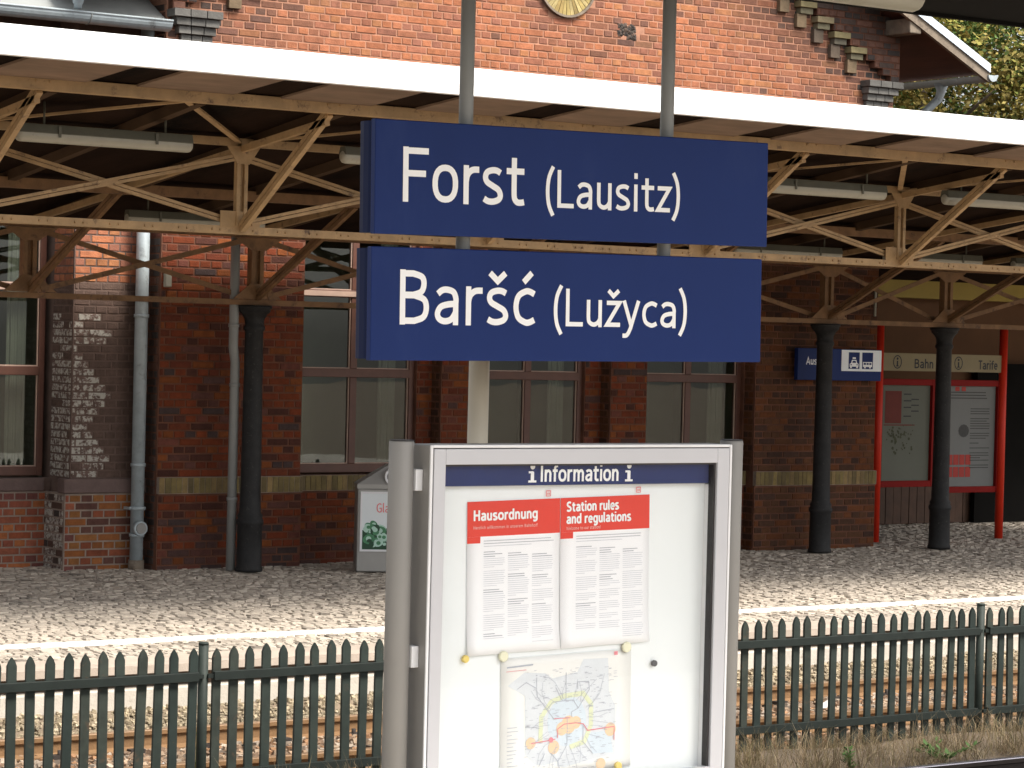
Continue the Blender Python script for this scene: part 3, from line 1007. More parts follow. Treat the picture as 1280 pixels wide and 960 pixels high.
# kneelers: stepped sooty courses
for s in (-1, 1):
    for k in range(4):
        z0 = 6.53 - k * .088
        prj = .19 - k * .042
        a, b = 23.38 + .02 * k, 23.985 - .05 * k
        n = 3
        for q in range(n):
            u0, u1 = a + (b - a) * q / n + .004, a + (b - a) * (q + 1) / n - .004
            if s < 0: u0, u1 = 2 * XC - u1, 2 * XC - u0
            g = RND.uniform(.8, 1.2)
            piece('kneeler_stone', u0, u1, 25.90 - prj, 25.92, z0 - .084, z0, (.125 * g, .12 * g, .11 * g), gable)

# roof over the gable: two slopes with verge and gutters
XE, ZE, YV = 25.12, 6.66, 25.30
def rz(x): return ZE + .485 * (XE - XC - abs(x - XC))
roof = MB()
for s in (-1, 1):
    pts = [(XC + s * (XE - XC), ZE), (XC, rz(XC))]
    for (off, th, y0, y1, name, mt) in ((.10, .05, YV + .02, 33, 'roof', K['tiles']),):
        q = [(pts[0][0], pts[0][1] + off), (pts[0][0], pts[0][1] + off + th), (pts[1][0], pts[1][1] + off + th), (pts[1][0], pts[1][1] + off)]
        if s > 0: q = q[::1]
        else: q = q[::-1]
        roof.prism(q, y0, y1)
roof_o = roof.build('roof', K['tiles'], stn)
for s in (-1, 1):
    a, b = (XC + s * (XE - XC)), XC
    def strip(z0, z1, y0, y1, name, mt, parent=roof_o):
        q = [(a, ZE + z0), (a, ZE + z1), (b, rz(XC) + z1), (b, rz(XC) + z0)]
        if s < 0: q = q[::-1]
        return MB().prism(q, y0, y1).build(name, mt, parent)
    strip(.045, .096, YV + .06, 32.9, 'soffit_boards', K['soffit'])
    strip(-.06, .06, YV - .005, YV + .05, 'verge_board', K['oldwood'])
    strip(.062, .175, YV - .03, YV + .018, 'verge_flashing', K['flash'])
    # purlin end
    xp = XC + s * (23.80 - XC)
    MB().box(xp - .10, xp + .10, YV + .02, 25.9, rz(xp) - .17, rz(xp) + .03).build('purlin_end', K['oldwood'], roof_o, bevel=.015)
    # gutter along Y: half round with thickness
    xg = XC + s * (XE - XC + .05)
    gm = MB()
    n = 10
    for (r0, r1) in ((.085, .078),):
        vs, fs = [], []
        for y in (YV - .03, 32.0):
            for r in (r0, r1):
                for k in range(n + 1):
                    t = math.pi + math.pi * k / n
                    vs.append((xg + r * math.cos(t), y, ZE + .03 + r * math.sin(t)))
        m1 = n + 1
        for k in range(n):
            fs.append((k, k + 1, 2 * m1 + k + 1, 2 * m1 + k))
            fs.append((m1 + k, 3 * m1 + k, 3 * m1 + k + 1, m1 + k + 1))
            fs.append((k, m1 + k, m1 + k + 1, k + 1))
        gm.add(vs, fs, smooth=False)
    gm.tube([(xg - s * .0 + s * .085, YV - .03, ZE + .03), (xg + s * .085, 32.0, ZE + .03)], .012, 6)
    gm.prism([(xg + .083 * math.cos(math.pi + math.pi * k / n), ZE + .03 + .083 * math.sin(math.pi + math.pi * k / n)) for k in range(n + 1)], YV - .032, YV - .029)
    gut = gm.build('gutter', K['zinc'], roof_o)
    yd = 26.25 if s > 0 else 25.62
    if s > 0:
        MB().tube([(xg, yd, ZE - .02), (xg, yd, ZE - .12), (xg - .02, yd + .02, ZE - .22), (xg - .18, yd + .1, ZE - .40), (xg - .55, yd + .2, ZE - .75)], [.10, .062, .055, .055, .055], 14).build('downpipe', K['zinc'], gut)
    else:
        MB().tube([(xg, yd, ZE - .03), (xg, yd, ZE - .10), (xg, yd, ZE - .20), (xg, yd, ZE - .215), (xg, yd, 6.40)], [.085, .075, .056, .045, .042], 14).build('downpipe', K['zinc'], gut)

# windows of the main building and the wing
def window(parent, a, b, z0, z1, y, label=None, mull=True):
    w = empty('window', ((a + b) / 2, y, z0), label)
    w.parent = parent; w.matrix_parent_inverse = world_of(parent).inverted()
    fr = MB()
    t = .07
    fr.box(a, a + t, y, y + .09, z0, z1); fr.box(b - t, b, y, y + .09, z0, z1)
    fr.box(a + t, b - t, y + .002, y + .09, z0, z0 + .10); fr.box(a + t, b - t, y + .002, y + .09, z1 - .08, z1)
    zt, zu = z0 + 1.10, z0 + 2.02
    fr.box(a + t, b - t, y - .012, y + .09, zt, zt + .10)
    fr.box(a + t, b - t, y - .006, y + .09, zu, zu + .085)
    xm = (a + b) / 2
    if mull:
        for (q0, q1) in ((z0 + .10, zt), (zt + .10, zu), (zu + .085, z1 - .08)):
            fr.box(xm - .045, xm + .045, y + .004, y + .09, q0, q1)
    fr.build('frame', K['frame'], w, bevel=.006)
    bd = MB()
    cells = [(a + t, xm - .045), (xm + .045, b - t)] if mull else [(a + t, b - t)]
    for (c0, c1) in cells:
        for (q0, q1) in ((z0 + .10, zt), (zt + .10, zu), (zu + .085, z1 - .08)):
            MB().box(c0 + .001, c1 - .001, y + .042, y + .047, q0 + .001, q1 - .001).build('pane', K['glass'], w)
            bd.box(c1 - .013, c1 - .0005, y + .022, y + .040, q0, q1)
            bd.box(c0 + .0005, c1 - .014, y + .022, y + .040, q0 + .0005, q0 + .012)
    bd.build('glazing_bead', K['frameedge'], w)
    box('upper_transom', a + t + .001, b - t - .001, y - .012, y - .0065, zu + .012, zu + .072, K['frameedge'], w)
    # curtain at the right hand side
    cu = MB()
    n = 26
    for (u0, u1) in ((b - .36, b - .14),):
        vs = []
        for k in range(n + 1):
            x = u0 + (u1 - u0) * k / n
            d = .02 * math.sin(k * 1.9) + .01 * math.sin(k * .7)
            for z in (z0 + .12, z1 - .1):
                vs.append((x, y + .22 + d, z))
        cu.add(vs, [(2 * k, 2 * k + 2, 2 * k + 3, 2 * k + 1) for k in range(n)], smooth=True)
    cu.build('curtain', K['curtain'], w)
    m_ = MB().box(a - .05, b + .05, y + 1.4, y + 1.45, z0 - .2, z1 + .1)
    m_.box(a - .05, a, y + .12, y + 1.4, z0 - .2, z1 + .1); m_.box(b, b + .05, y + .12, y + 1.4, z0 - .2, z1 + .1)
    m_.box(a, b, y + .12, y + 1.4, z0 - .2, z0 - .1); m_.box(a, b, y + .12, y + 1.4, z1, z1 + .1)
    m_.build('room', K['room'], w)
    return w
for (a, b, wa, wb) in bays:
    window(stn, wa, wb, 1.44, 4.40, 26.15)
    box('lintel', a, b, 26.0, 26.55, 4.42, 4.62, K['mortar_low'], stn)

# ---- left wing
wing = empty('station_wing', (11, 26.5, ZP), 'brown painted brick wing with whitish peeling pier left of the grey pipe', 'building')
m_ = MB()
m_.box(12.367, 13.256, 26.1965, 27.2, ZP - .1, 6.5)
m_.box(8.0, 12.367, 26.6865, 27.2, ZP - .1, 1.38)
m_.box(8.0, 10.60, 26.6865, 27.2, 1.38, 6.8)
m_.box(10.60, 12.367, 26.6865, 27.2, 4.40, 6.8)
wcore = m_.build('wing_wall', K['mortar_paint'], wing)
Wn = Wall()
WHITE = [(.46, .43, .38), (.40, .37, .32), (.50, .47, .42), (.17, .12, .10), (.35, .30, .26)]
def wingcol(x, z, ret=False):
    if z > 3.55: return pick(GAB, .2)
    if z < 1.3:
        return pick(ORA) if (12.38 < x < 13.3) else pick(PLI)
    edge = 12.70 + .05 * math.sin(z * 9)
    if 1.40 < z < 3.17 and (ret or x < edge):
        t = (z - 1.4) / 1.77
        if RND.random() < .95 - .15 * t: w = RND.uniform(.85, 1.15); return (.14 * w, .09 * w, .075 * w, 1)
    w = RND.uniform(.85, 1.12)
    return (PAINT[0] * w, PAINT[1] * w, PAINT[2] * w)
Wn.field(12.37, 13.27, 1.40, 6.2, 26.20, wingcol)
Wn.field(12.30, 13.27, ZP - .05, 1.23, 26.17, wingcol)
Wn.field(26.22, 26.70, 1.40, 6.2, 12.37, lambda y, z: wingcol(12.4, z, True), axis='x')
Wn.field(26.19, 26.70, ZP - .05, 1.23, 12.30, lambda y, z: (.13, .085, .07, 1) if RND.random() < .7 else pick(SOOT), axis='x')
Wn.field(8.0, 12.30, ZP - .05, 1.23, 26.665, wingcol)
Wn.field(8.0, 10.60, 1.40, 6.2, 26.69, wingcol)
Wn.finish(wcore, 300)
m_ = MB()
m_.box(12.297, 13.255, 26.1665, 26.70, ZP - .1, 1.235)
m_.box(8.0, 12.297, 26.6615, 26.685, ZP - .1, 1.235)
m_.build('plinth_core', K['mortar_grey'], wing)
m_ = MB()
m_.box(12.27, 13.265, 26.13, 26.30, 1.238, 1.395)
m_.box(8.0, 12.268, 26.625, 26.80, 1.238, 1.378)
m_.build('sill_band', mat('painted_sill_band', (.135, .09, .08), .85, .2, 6, bump=.3), wing, bevel=.012)
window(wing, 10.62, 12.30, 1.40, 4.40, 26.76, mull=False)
# wing roof of grey sheet and its gutter
m_ = MB()
m_.add([(6.5, 25.75, 6.34), (13.24, 25.75, 6.34), (13.24, 30.5, 9.1), (6.5, 30.5, 9.1), (6.5, 25.75, 6.30), (13.24, 25.75, 6.30), (13.24, 30.5, 9.06), (6.5, 30.5, 9.06)],
       [(0, 1, 2, 3), (7, 6, 5, 4), (0, 4, 5, 1), (1, 5, 6, 2), (2, 6, 7, 3), (3, 7, 4, 0)])
wr = m_.build('wing_roof', K['zincdark'], wing)
gm = MB()
n = 10
vs, fs = [], []
for x in (6.5, 13.16):
    for r in (.11, .103):
        for k in range(n + 1):
            t = math.pi + math.pi * k / n
            vs.append((x, 25.66 + r * math.cos(t), 6.36 + r * math.sin(t)))
m1 = n + 1
for k in range(n):
    fs.append((2 * m1 + k, 2 * m1 + k + 1, k + 1, k)); fs.append((m1 + k, m1 + k + 1, 3 * m1 + k + 1, 3 * m1 + k))
    fs.append((2 * m1 + k, 3 * m1 + k, 3 * m1 + k + 1, 2 * m1 + k + 1))
gm.add(vs, fs, smooth=False)
gm.tube([(6.5, 25.55, 6.362), (13.16, 25.55, 6.362)], .013, 8)
gm.add([(13.158, 25.66 + .108 * math.cos(math.pi + math.pi * k / n), 6.36 + .108 * math.sin(math.pi + math.pi * k / n)) for k in range(n + 1)], [tuple(range(n + 1))])
wg = gm.build('wing_gutter', K['zinc'], wing)
for x in (9.6, 10.9, 12.2):
    MB().tube([(x, 25.66 + .114 * math.cos(t), 6.36 + .114 * math.sin(t)) for t in [math.pi + math.pi * k / 10 for k in range(11)]], .007, 6).build('gutter_bracket', K['zincdark'], wg)

# ---- drainpipes
dp = empty('drainpipe', (13.10, 26.02, ZP), 'pale blue-grey drainpipe with round cleaning cap beside the dark brick corner', 'drainpipe')
MB().tube([(13.10, 26.03, ZP), (13.10, 26.03, 6.3)], .072, 18).build('pipe', K['zinc'], dp)
for z in (.78, 1.55, 3.18, 3.36):
    MB().tube([(13.10, 26.03, z - .018), (13.10, 26.03, z + .018)], .083, 18).build('collar', K['zinc'], dp)
m_ = MB()
m_.box(13.0, 13.02, 26.02, 26.19, 1.06, 1.09); m_.box(13.18, 13.2, 26.02, 26.19, 1.06, 1.09)
m_.tube([(13.10, 26.03, 1.055), (13.10, 26.03, 1.095)], .085, 18)
m_.build('pipe_clamp', K['zinc'], dp)
MB().tube([(13.10, 25.97, .86), (13.10, 25.925, .86)], [.085, .078], 18).build('cleaning_cap', K['zinc'], dp)
MB().tube([(13.10, 25.926, .86), (13.10, 25.915, .86)], [.062, .058], 18).build('cap_lid', K['grey'], dp)
MB().tube([(13.10, 26.03, ZP - .03), (13.10, 26.03, ZP + .09)], .088, 14).build('pipe_shoe', K['oldwood'], dp)
jb = MB().box(13.285, 13.36, 25.83, 25.90, 3.50, 3.66).build('junction_box', K['lampglass'], bevel=.01, label='small white junction box on the brick right of the drainpipe', cat='junction box')

dp2 = empty('drainpipe', (13.97, 25.42, ZP), 'thin grey drainpipe with a bend running down behind the left column', 'drainpipe')
MB().tube([(13.88, 25.36, 4.2), (13.88, 25.36, 3.0), (13.885, 25.37, 2.86), (13.95, 25.44, 2.70), (13.955, 25.45, 2.55), (13.955, 25.45, ZP)], .052, 14).build('pipe', K['pipe'], dp2)
for z in (3.1, 2.45, 1.2): MB().tube([(13.88 if z > 2.8 else 13.955, 25.36 if z > 2.8 else 25.45, z - .02), (13.88 if z > 2.8 else 13.955, 25.36 if z > 2.8 else 25.45, z + .02)], .060, 14).build('collar', K['pipe'], dp2)

# ================================================================== CANOPY
can = empty('platform_canopy', (17, 25.3, ZP), 'tan steel lattice platform canopy with white fascia and dark iron columns', 'canopy')
P0, PL = 11.45, 2.665
XK = [P0 + PL * k for k in range(-3, 8)]
XA, XB = 3.4, 30.2
def zr(y): return 5.08 - .13 * (y - 18.6)          # underside of the roof boards
m_ = MB()
for (xa, xb, y1) in ((XA, 20.4, 25.48), (20.4, 23.98, 25.84), (23.98, XB, 27.0)):
    m_.add([(xa, 18.56, zr(18.56)), (xb, 18.56, zr(18.56)), (xb, y1, zr(y1)), (xa, y1, zr(y1)), (xa, 18.56, zr(18.56) + .045), (xb, 18.56, zr(18.56) + .045), (xb, y1, zr(y1) + .045), (xa, y1, zr(y1) + .045)],
           [(3, 2, 1, 0), (4, 5, 6, 7), (0, 1, 5, 4), (1, 2, 6, 5), (2, 3, 7, 6), (3, 0, 4, 7)])
m_.build('roof_boards', K['roofboard'], can)
m_ = MB()
m_.box(XA, XB, 18.49, 18.555, 5.05, 5.285)
m_.build('fascia', K['white'], can, bevel=.006)
x = XA + .2
while x < XB:
    MB().beam((x, 19.40, zr(19.40) - .048), (x, 25.4, zr(25.4) - .048), .085, .092).build('rafter', K['rafter'], can)
    x += PL / 2
x = XA + .1
spm = MB().add([(-.44, 18.565, zr(18.565) - .004), (.44, 18.565, zr(18.565) - .004), (.30, 19.36, zr(19.36) - .004), (-.58, 19.36, zr(19.36) - .004),
                (-.44, 18.565, zr(18.565) - .024), (.44, 18.565, zr(18.565) - .024), (.30, 19.36, zr(19.36) - .024), (-.58, 19.36, zr(19.36) - .024)],
               [(0, 1, 2, 3), (7, 6, 5, 4), (0, 4, 5, 1), (1, 5, 6, 2), (2, 6, 7, 3), (3, 7, 4, 0)]).mesh('soffit_board', K['soffitboard'])
while x < XB:
    put('soffit_board', spm, None, can).location = (x, 0, 0)
    x += PL / 2
def bolts(mb, pts, y, r=.014):
    for (a, b) in pts:
        mb.tube([(a, y, b), (a, y - .014, b)], [r, r * .7], 8)
m_ = MB().box(XA, XB, 19.25, 19.35, 4.885, 4.985)
for xk in XK: bolts(m_, [(xk - .06, 4.955), (xk + .06, 4.955)], 19.25)
m_.build('front_beam', K['steel'], can, bevel=.006)
# front truss
YT = 20.85
def angle(mb, y, z0, h, d=.075):
    mb.box(XA, XB, y - .006, y + .006, z0, z0 + h)
    mb.box(XA, XB, y + .0065, y + d, z0, z0 + .010)
m_ = MB()
m_.box(XA, XB, YT - .012, YT + .012, 3.895, 3.965)
m_.box(XA, XB, YT + .0125, YT + .11, 3.896, 3.908)
for xk in XK:
    for q in range(8):
        bolts(m_, [(xk + .333 * q + .05, 3.93), (xk + .333 * q + .13, 3.93)], YT - .012, .011)
m_.build('bottom_chord', K['steel'], can)
box('top_chord', XA, XB, YT - .03, YT + .05, 4.68, 4.75, K['steel'], can)
def pair(p0, p1, w, gap, th, upv, name, battens=2, steel='steel'):
    """two parallel flats with a gap and a few batten plates"""
    p0, p1 = Vector(p0), Vector(p1)
    mb = MB()
    mb.beam(p0, p1, w, th, upv, off=(-(gap + w) / 2, 0)); mb.beam(p0, p1, w, th, upv, off=((gap + w) / 2, 0))
    for k in range(battens):
        t = (k + 1) / (battens + 1)
        c = p0.lerp(p1, t); d = (p1 - p0).normalized() * .09
        mb.beam(c - d, c + d, w * 1.2 + gap, th * .6, upv)
    return mb.build(name, K[steel], can)
FRONT = (0, -1, 0)
for i, xk in enumerate(XK):
    # vertical post: two angles
    m_ = MB()
    m_.box(xk - .055, xk - .020, YT - .03, YT + .03, 3.97, 4.70)
    m_.box(xk + .020, xk + .055, YT - .03, YT + .03, 3.97, 4.70)
    m_.box(xk - .02, xk + .02, YT + .005, YT + .02, 3.97, 4.70)
    for q in range(7): bolts(m_, [(xk - .0, 4.05 + q * .095)], YT + .005, .010)
    m_.build('truss_post', K['steel'], can)
    m_ = MB().prism([(xk - .21, 3.96), (xk + .19, 3.96), (xk + .19, 4.03), (xk + .06, 4.10), (xk - .21, 4.10)], YT - .020, YT - .0125)
    m_.build('gusset_plate', K['steel'], can)
    MB().prism([(xk - .06, 4.52), (xk + .06, 4.52), (xk + .17, 4.68), (xk - .17, 4.68)], YT - .045, YT - .033).build('gusset_plate', K['steel'], can)
    pair((xk, YT - .03, 3.95), (xk, 19.33, 4.90), .040, .010, .05, (1, 0, 0), 'front_strut')
    # transverse tie below the rafters
    MB().beam((xk, 19.36, 4.82), (xk, 23.1, 4.40), .05, .06).build('cross_tie', K['steel'], can)
    MB().beam((xk, 23.25, 4.36), (xk, 25.25, 4.14), .05, .06).build('cross_tie', K['steel'], can)
    for s in (-1, 1):
        MB().beam((xk + s * .06, YT - .05, 4.72), (xk + s * PL / 2, 19.37, 4.90), .055, .02).build('roof_brace', K['steel'], can)
    if i < len(XK) - 1:
        xn = XK[i + 1]
        pair((xk + .10, YT - .022, 4.00), (xn - .06, YT - .022, 4.58), .028, .006, .03, FRONT, 'diagonal', 1)
        pair((xk + .06, YT + .030, 4.58), (xn - .14, YT + .030, 4.02), .028, .006, .03, FRONT, 'diagonal', 1)
box('purlin', XA, XB, 23.14, 23.24, 4.33, 4.43, K['steelshaded'], can)
# rear truss over the columns
YC = 25.30
XR = [11.42, 14.10, 16.78, 19.45, 22.37, 24.45, 27.2]
XR = [6.1, 8.76] + XR
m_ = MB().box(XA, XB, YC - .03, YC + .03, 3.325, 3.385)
m_.build('lower_chord', K['steelshaded'], can)
box('upper_chord', XA, XB, YC - .04, YC + .04, 4.06, 4.14, K['steelshaded'], can)
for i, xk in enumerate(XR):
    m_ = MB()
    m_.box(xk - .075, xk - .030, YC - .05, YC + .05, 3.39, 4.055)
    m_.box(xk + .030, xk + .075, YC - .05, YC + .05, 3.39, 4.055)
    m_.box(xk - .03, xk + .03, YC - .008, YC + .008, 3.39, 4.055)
    m_.build('truss_post', K['steelshaded'], can)
    MB().prism([(xk - .30, 3.39), (xk + .30, 3.39), (xk + .09, 3.56), (xk - .09, 3.56)], YC - .065, YC - .053).build('gusset_plate', K['steelshaded'], can)
    MB().prism([(xk - .09, 3.92), (xk + .09, 3.92), (xk + .30, 4.055), (xk - .30, 4.055)], YC - .065, YC - .053).build('gusset_plate', K['steelshaded'], can)
    pair((xk, YC - .05, 3.42), (xk, 23.24, 4.36), .040, .010, .05, (1, 0, 0), 'rear_strut', steel='steelshaded')
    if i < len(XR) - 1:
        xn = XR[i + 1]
        MB().beam((xk + .12, YC - .068, 3.42), (xn - .2, YC - .068, 4.02), .055, .012, FRONT).build('diagonal', K['steelshaded'], can)
        MB().beam((xk + .2, YC + .055, 4.02), (xn - .12, YC + .055, 3.42), .055, .012, FRONT).build('diagonal', K['steelshaded'], can)
# columns: lathe in the photo's proportions
cpr = [(.150, 0), (.150, .03), (.138, .06), (.135, .50), (.150, .52), (.150, .56), (.132, .58), (.140, .61), (.118, .64), (.112, .9), (.104, 2.0), (.100, 2.62),
       (.118, 2.64), (.118, 2.67), (.104, 2.69), (.108, 2.75), (.135, 2.80), (.165, 2.83), (.175, 2.84), (.175, 2.865), (.19, 2.87), (.19, 2.90)]
col_me = MB().tube([(0, 0, z) for r, z in cpr], [r for r, z in cpr], 24).mesh('column', K['iron'])
br_me = MB()
for s in (-1, 1):
    br_me.prism([(s * .10, 2.62), (s * .34, 2.88), (s * .34, 2.90), (s * .10, 2.90)][::s], -.012, .012)
for xk in (6.1, 14.10, 22.36, 24.44):
    c = put('column', col_me, None, can); c.location = (xk, YC, ZP)
    m_ = MB().box(xk - .20, xk + .20, YC - .20, YC + .20, 3.322, 3.3245).build('column_head', K['iron'], c)

# ---- lamps
def lamp(xa, xb, y, z, label, group, zroof, r=.062):
    L_ = empty('fluorescent_lamp', ((xa + xb) / 2, y, z), label, 'lamp', group)
    m_ = MB()
    n = 10
    prof_ = [(y - r * 1.1, z + .01), (y - r * .7, z + .085), (y + r * .7, z + .085), (y + r * 1.1, z + .01)]
    vs = [(xa, a, b) for a, b in prof_] + [(xb, a, b) for a, b in prof_]
    m_.add(vs, [(0, 1, 5, 4), (1, 2, 6, 5), (2, 3, 7, 6), (3, 0, 4, 7), (3, 2, 1, 0), (4, 5, 6, 7)])
    m_.build('housing', K['lampbody'], L_, bevel=.006)
    d = MB()
    pts, rs = [], []
    for k in range(4):
        a = k / 3 * math.pi / 2
        pts.append((xa - .01 + .04 * (1 - math.cos(a)) if k else xa - .01, y, z - .005)); rs.append(max(.02, r * math.sin(a) ** .5 if k else .02))
    for k in range(3, -1, -1):
        a = k / 3 * math.pi / 2
        pts.append((xb + .01 - (.04 * (1 - math.cos(a)) if k else 0), y, z - .005)); rs.append(max(.02, r * math.sin(a) ** .5 if k else .02))
    d.tube(pts, rs, 16)
    d.build('diffuser', K['lampglass'], L_)
    m_ = MB()
    for q in (.22, .78):
        xx = xa + (xb - xa) * q
        m_.box(xx - .012, xx + .012, y - r * 1.2, y - r * 1.13, z - .02, z + .07)
        m_.build('clip', K['lampbody'], L_) if q > .5 else None
    m_ = MB()
    for q in (.15, .85):
        xx = xa + (xb - xa) * q
        m_.tube([(xx, y, z + .08), (xx, y, zroof)], .010, 8)
    m_.build('hanger', K['lampbody'], L_)
gl = 'lamps under the far canopy'
for (a, b, lb) in ((8.95, 10.54, 'front row fluorescent lamp at the far left under the canopy'),
                   (12.05, 13.6, 'front row fluorescent lamp half hidden left of the upper blue sign'),
                   (16.92, 18.51, 'front row fluorescent lamp just right of the upper blue sign'),
                   (19.36, 20.95, 'front row fluorescent lamp at the right edge under the canopy')):
    lamp(a, b, 20.1, 4.60, lb, gl, zr(20.1) - .01)
for (a, b, lb) in ((11.89, 13.45, 'rear row fluorescent lamp below the crossed braces left of the left column'),
                   (19.75, 21.41, 'rear row fluorescent lamp just right of the gap between the blue signs'),
                   (22.15, 23.76, 'rear row fluorescent lamp behind the right truss node'),
                   (24.35, 25.9, 'rear row fluorescent lamp at the right picture edge')):
    lamp(a, b, 24.0, 4.14, lb, gl, zr(24.0) - .01)

# ================================================================== PORCH AT THE RIGHT
por = empty('entrance_porch', (26, 29, ZP), 'dark recessed entrance porch with orange-brown wall behind the red notice boards', 'porch')
box('back_wall', 23.9, 33, 29.2, 29.4, ZP - .05, 4.6, K['brownwall'], por)
box('light_blocking_wall', 32.9, 33.2, 25.9, 29.2, ZP - .05, 4.6, K['brownwall'], por)  # unseen wall added to keep side light out of the porch
box('side_wall', 23.4, 23.795, 26.62, 29.2, ZP - .05, 4.6, K['mortar_low'], por)
box('porch_ceiling', 23.6, 33, 25.9, 29.4, 4.62, 4.8, K['roofboard'], por)
box('ochre_beam', 23.96, 33, 28.9, 29.19, 3.80, 4.12, K['ochre'], por)
box('beam_edge', 23.96, 33, 28.86, 28.899, 4.08, 4.16, K['lampbody'], por)
x = 24.0
bm = MB().box(.006, .154, 0, .03, 0, .85).mesh('wall_board', K['darkwood'])
while x < 30.5:
    o = put('wall_board', bm, None, por); o.location = (x, 29.15 + RND.uniform(-.006, .006), ZP); x += .16
box('board_cap', 23.96, 31, 29.11, 29.185, 1.275, 1.32, K['darkwood'], por)
box('dark_door', 28.75, 32, 29.02, 29.10, ZP, 2.85, K['near_roof'], por)

nb = empty('notice_board', (25.5, 26.45, ZP), 'red framed double notice board under cream signs in the porch', 'notice board')
for xx in (24.33, 25.55, 26.66):
    MB().tube([(xx, 26.42, ZP), (xx, 26.42, 3.36)], .058, 16).build('post', K['vermilion'], nb)
for (a, b, z0, z1, lb) in ((24.42, 25.33, 1.24, 2.54, None), (25.66, 26.58, 1.15, 2.54, None)):
    fr = MB()
    t = .085
    fr.box(a - t, a, 26.42, 26.52, z0 - t, z1 + t); fr.box(b, b + t - .02, 26.42, 26.52, z0 - t, z1 + t)
    fr.box(a, b, 26.422, 26.52, z0 - t, z0); fr.box(a, b, 26.422, 26.52, z1, z1 + t)
    f_ = fr.build('case_frame', K['shadedred'], nb, bevel=.006)
    MB().box(a, b, 26.47, 26.50, z0, z1).build('backing', K['oldposter'] if a < 25 else K['dullpaper'], f_)
box('sign_band', 24.38, 25.50, 26.40, 26.43, 2.735, 2.975, K['band'], nb)
box('sign_band', 25.60, 26.62, 26.40, 26.43, 2.735, 2.975, K['band'], nb)
text('band_lettering', 'Bahn', 24.95, 26.397, 2.775, .125, K['black'], nb, width=.36, weight=.16)
text('band_lettering', 'Tarife', 26.16, 26.397, 2.775, .125, K['black'], nb, width=.37, weight=.16)
for cx_ in (24.64, 25.78):
    m_ = MB()
    ribbon(m_, [(cx_ + .072 * math.cos(2 * math.pi * k / 24), 2.855 + .085 * math.sin(2 * math.pi * k / 24)) for k in range(25)], .014, 26.3970)
    ribbon(m_, [(cx_, 2.80), (cx_, 2.87)], .026, 26.3968)
    ribbon(m_, [(cx_ - .024, 2.80), (cx_ + .024, 2.80)], .014, 26.3966)
    flat(m_, disc_pts(cx_, 2.90, .017, n=12), 26.3964)
    m_.build('information_symbol', K['black'], nb)
# printed sheets in the cases
def lines(mb, x0, x1, z0, z1, step, th, y, tilt=0.0, short=.2, gap=0.0, ox=0.0, oz=0.0):
    z = z1
    while z > z0:
        if RND.random() > gap:
            e = x1 - (x1 - x0) * (RND.uniform(.15, .6) if RND.random() < short else RND.uniform(0, .05))
            flat(mb, [(x0, z - th + (x0 - ox) * tilt), (e, z - th + (e - ox) * tilt), (e, z + (e - ox) * tilt), (x0, z + (x0 - ox) * tilt)], y)
        z -= step
m_ = MB()
flat(m_, [(24.50, 2.02), (24.80, 2.02), (24.80, 2.46), (24.50, 2.46)], 26.466)
flat(m_, [(24.48, 1.99), (25.05, 1.99), (25.05, 2.005), (24.48, 2.005)], 26.466)
for q in range(4):
    pass
m_.build('red_print', mat('faded_dark_red_print', (.13, .022, .014), .8, .1, 9), nb)
m_ = MB()
for k, (a, z) in enumerate(((24.84, 2.41), (24.98, 2.34), (24.84, 2.32), (24.98, 2.26), (24.84, 2.23), (24.98, 2.18), (24.84, 2.11))):
    flat(m_, [(a, z), (a + .14, z), (a + .14, z + .016), (a, z + .016)], 26.466)
m_.build('black_print', K['black'], nb)
m_ = MB()
for _ in range(60):
    a, z = RND.gauss(24.75, .13), RND.gauss(1.80, .09)
    if 24.45 < a < 25.2: flat(m_, disc_pts(a, z, RND.uniform(.008, .022), n=8), 26.466 - .0002 * (_ % 8))
m_.build('map_print', mat('olive_map_print', (.055, .06, .03), .8, .3, 9), nb, kind='stuff')
m_ = MB()
flat(m_, disc_pts(25.98, 1.92, .10, .09, 12), 26.466)
lines(m_, 26.10, 26.48, 1.35, 2.30, .034, .012, 26.466, gap=.25)
lines(m_, 25.72, 26.42, 2.34, 2.46, .04, .014, 26.466)
m_.build('sheet_print', K['oldink'], nb)
m_ = MB()
for r_ in range(2):
    for c_i in range(4):
        flat(m_, [(25.68 + c_i * .115, 1.28 + r_ * .17), (25.78 + c_i * .115, 1.28 + r_ * .17), (25.78 + c_i * .115, 1.42 + r_ * .17), (25.68 + c_i * .115, 1.42 + r_ * .17)], 26.466)
flat(m_, [(25.80, 2.47), (25.88, 2.47), (25.88, 2.53), (25.80, 2.53)], 26.466)
flat(m_, [(25.92, 2.47), (26.0, 2.47), (26.0, 2.53), (25.92, 2.53)], 26.466)
m_.build('red_print', K['oldred'], nb, kind='stuff')

# blue exit sign on the wall
ex = empty('exit_sign', (23.0, 25.74, 2.6), 'small blue exit sign with white taxi and bus pictograms on the brick wall', 'sign')
box('sign_panel', 22.28, 23.72, 25.72, 25.79, 2.60, 3.01, K['blue'], ex, bevel=.006)
box('wall_bracket', 22.5, 23.5, 25.791, 25.90, 2.75, 2.85, K['grey'], ex)
box('pictogram_panel', 23.02, 23.715, 25.712, 25.7195, 2.725, 3.0, K['panel'], ex)
text('lettering', 'Ausgang', 22.42, 25.7185, 2.80, .095, K['lettering'], ex, width=.43, weight=.15)
m_ = MB()
for a in (23.14, 23.375):
    flat(m_, [(a, 2.755), (a + .19, 2.755), (a + .19, 2.97), (a, 2.97)], 25.7105)
m_.build('pictogram_ground', K['blue'], ex)
m_ = MB()
tx = 23.235
def P_(pts, dx, dz, s, y): flat(m_, [(dx + a * s, dz + b * s) for a, b in pts], y)
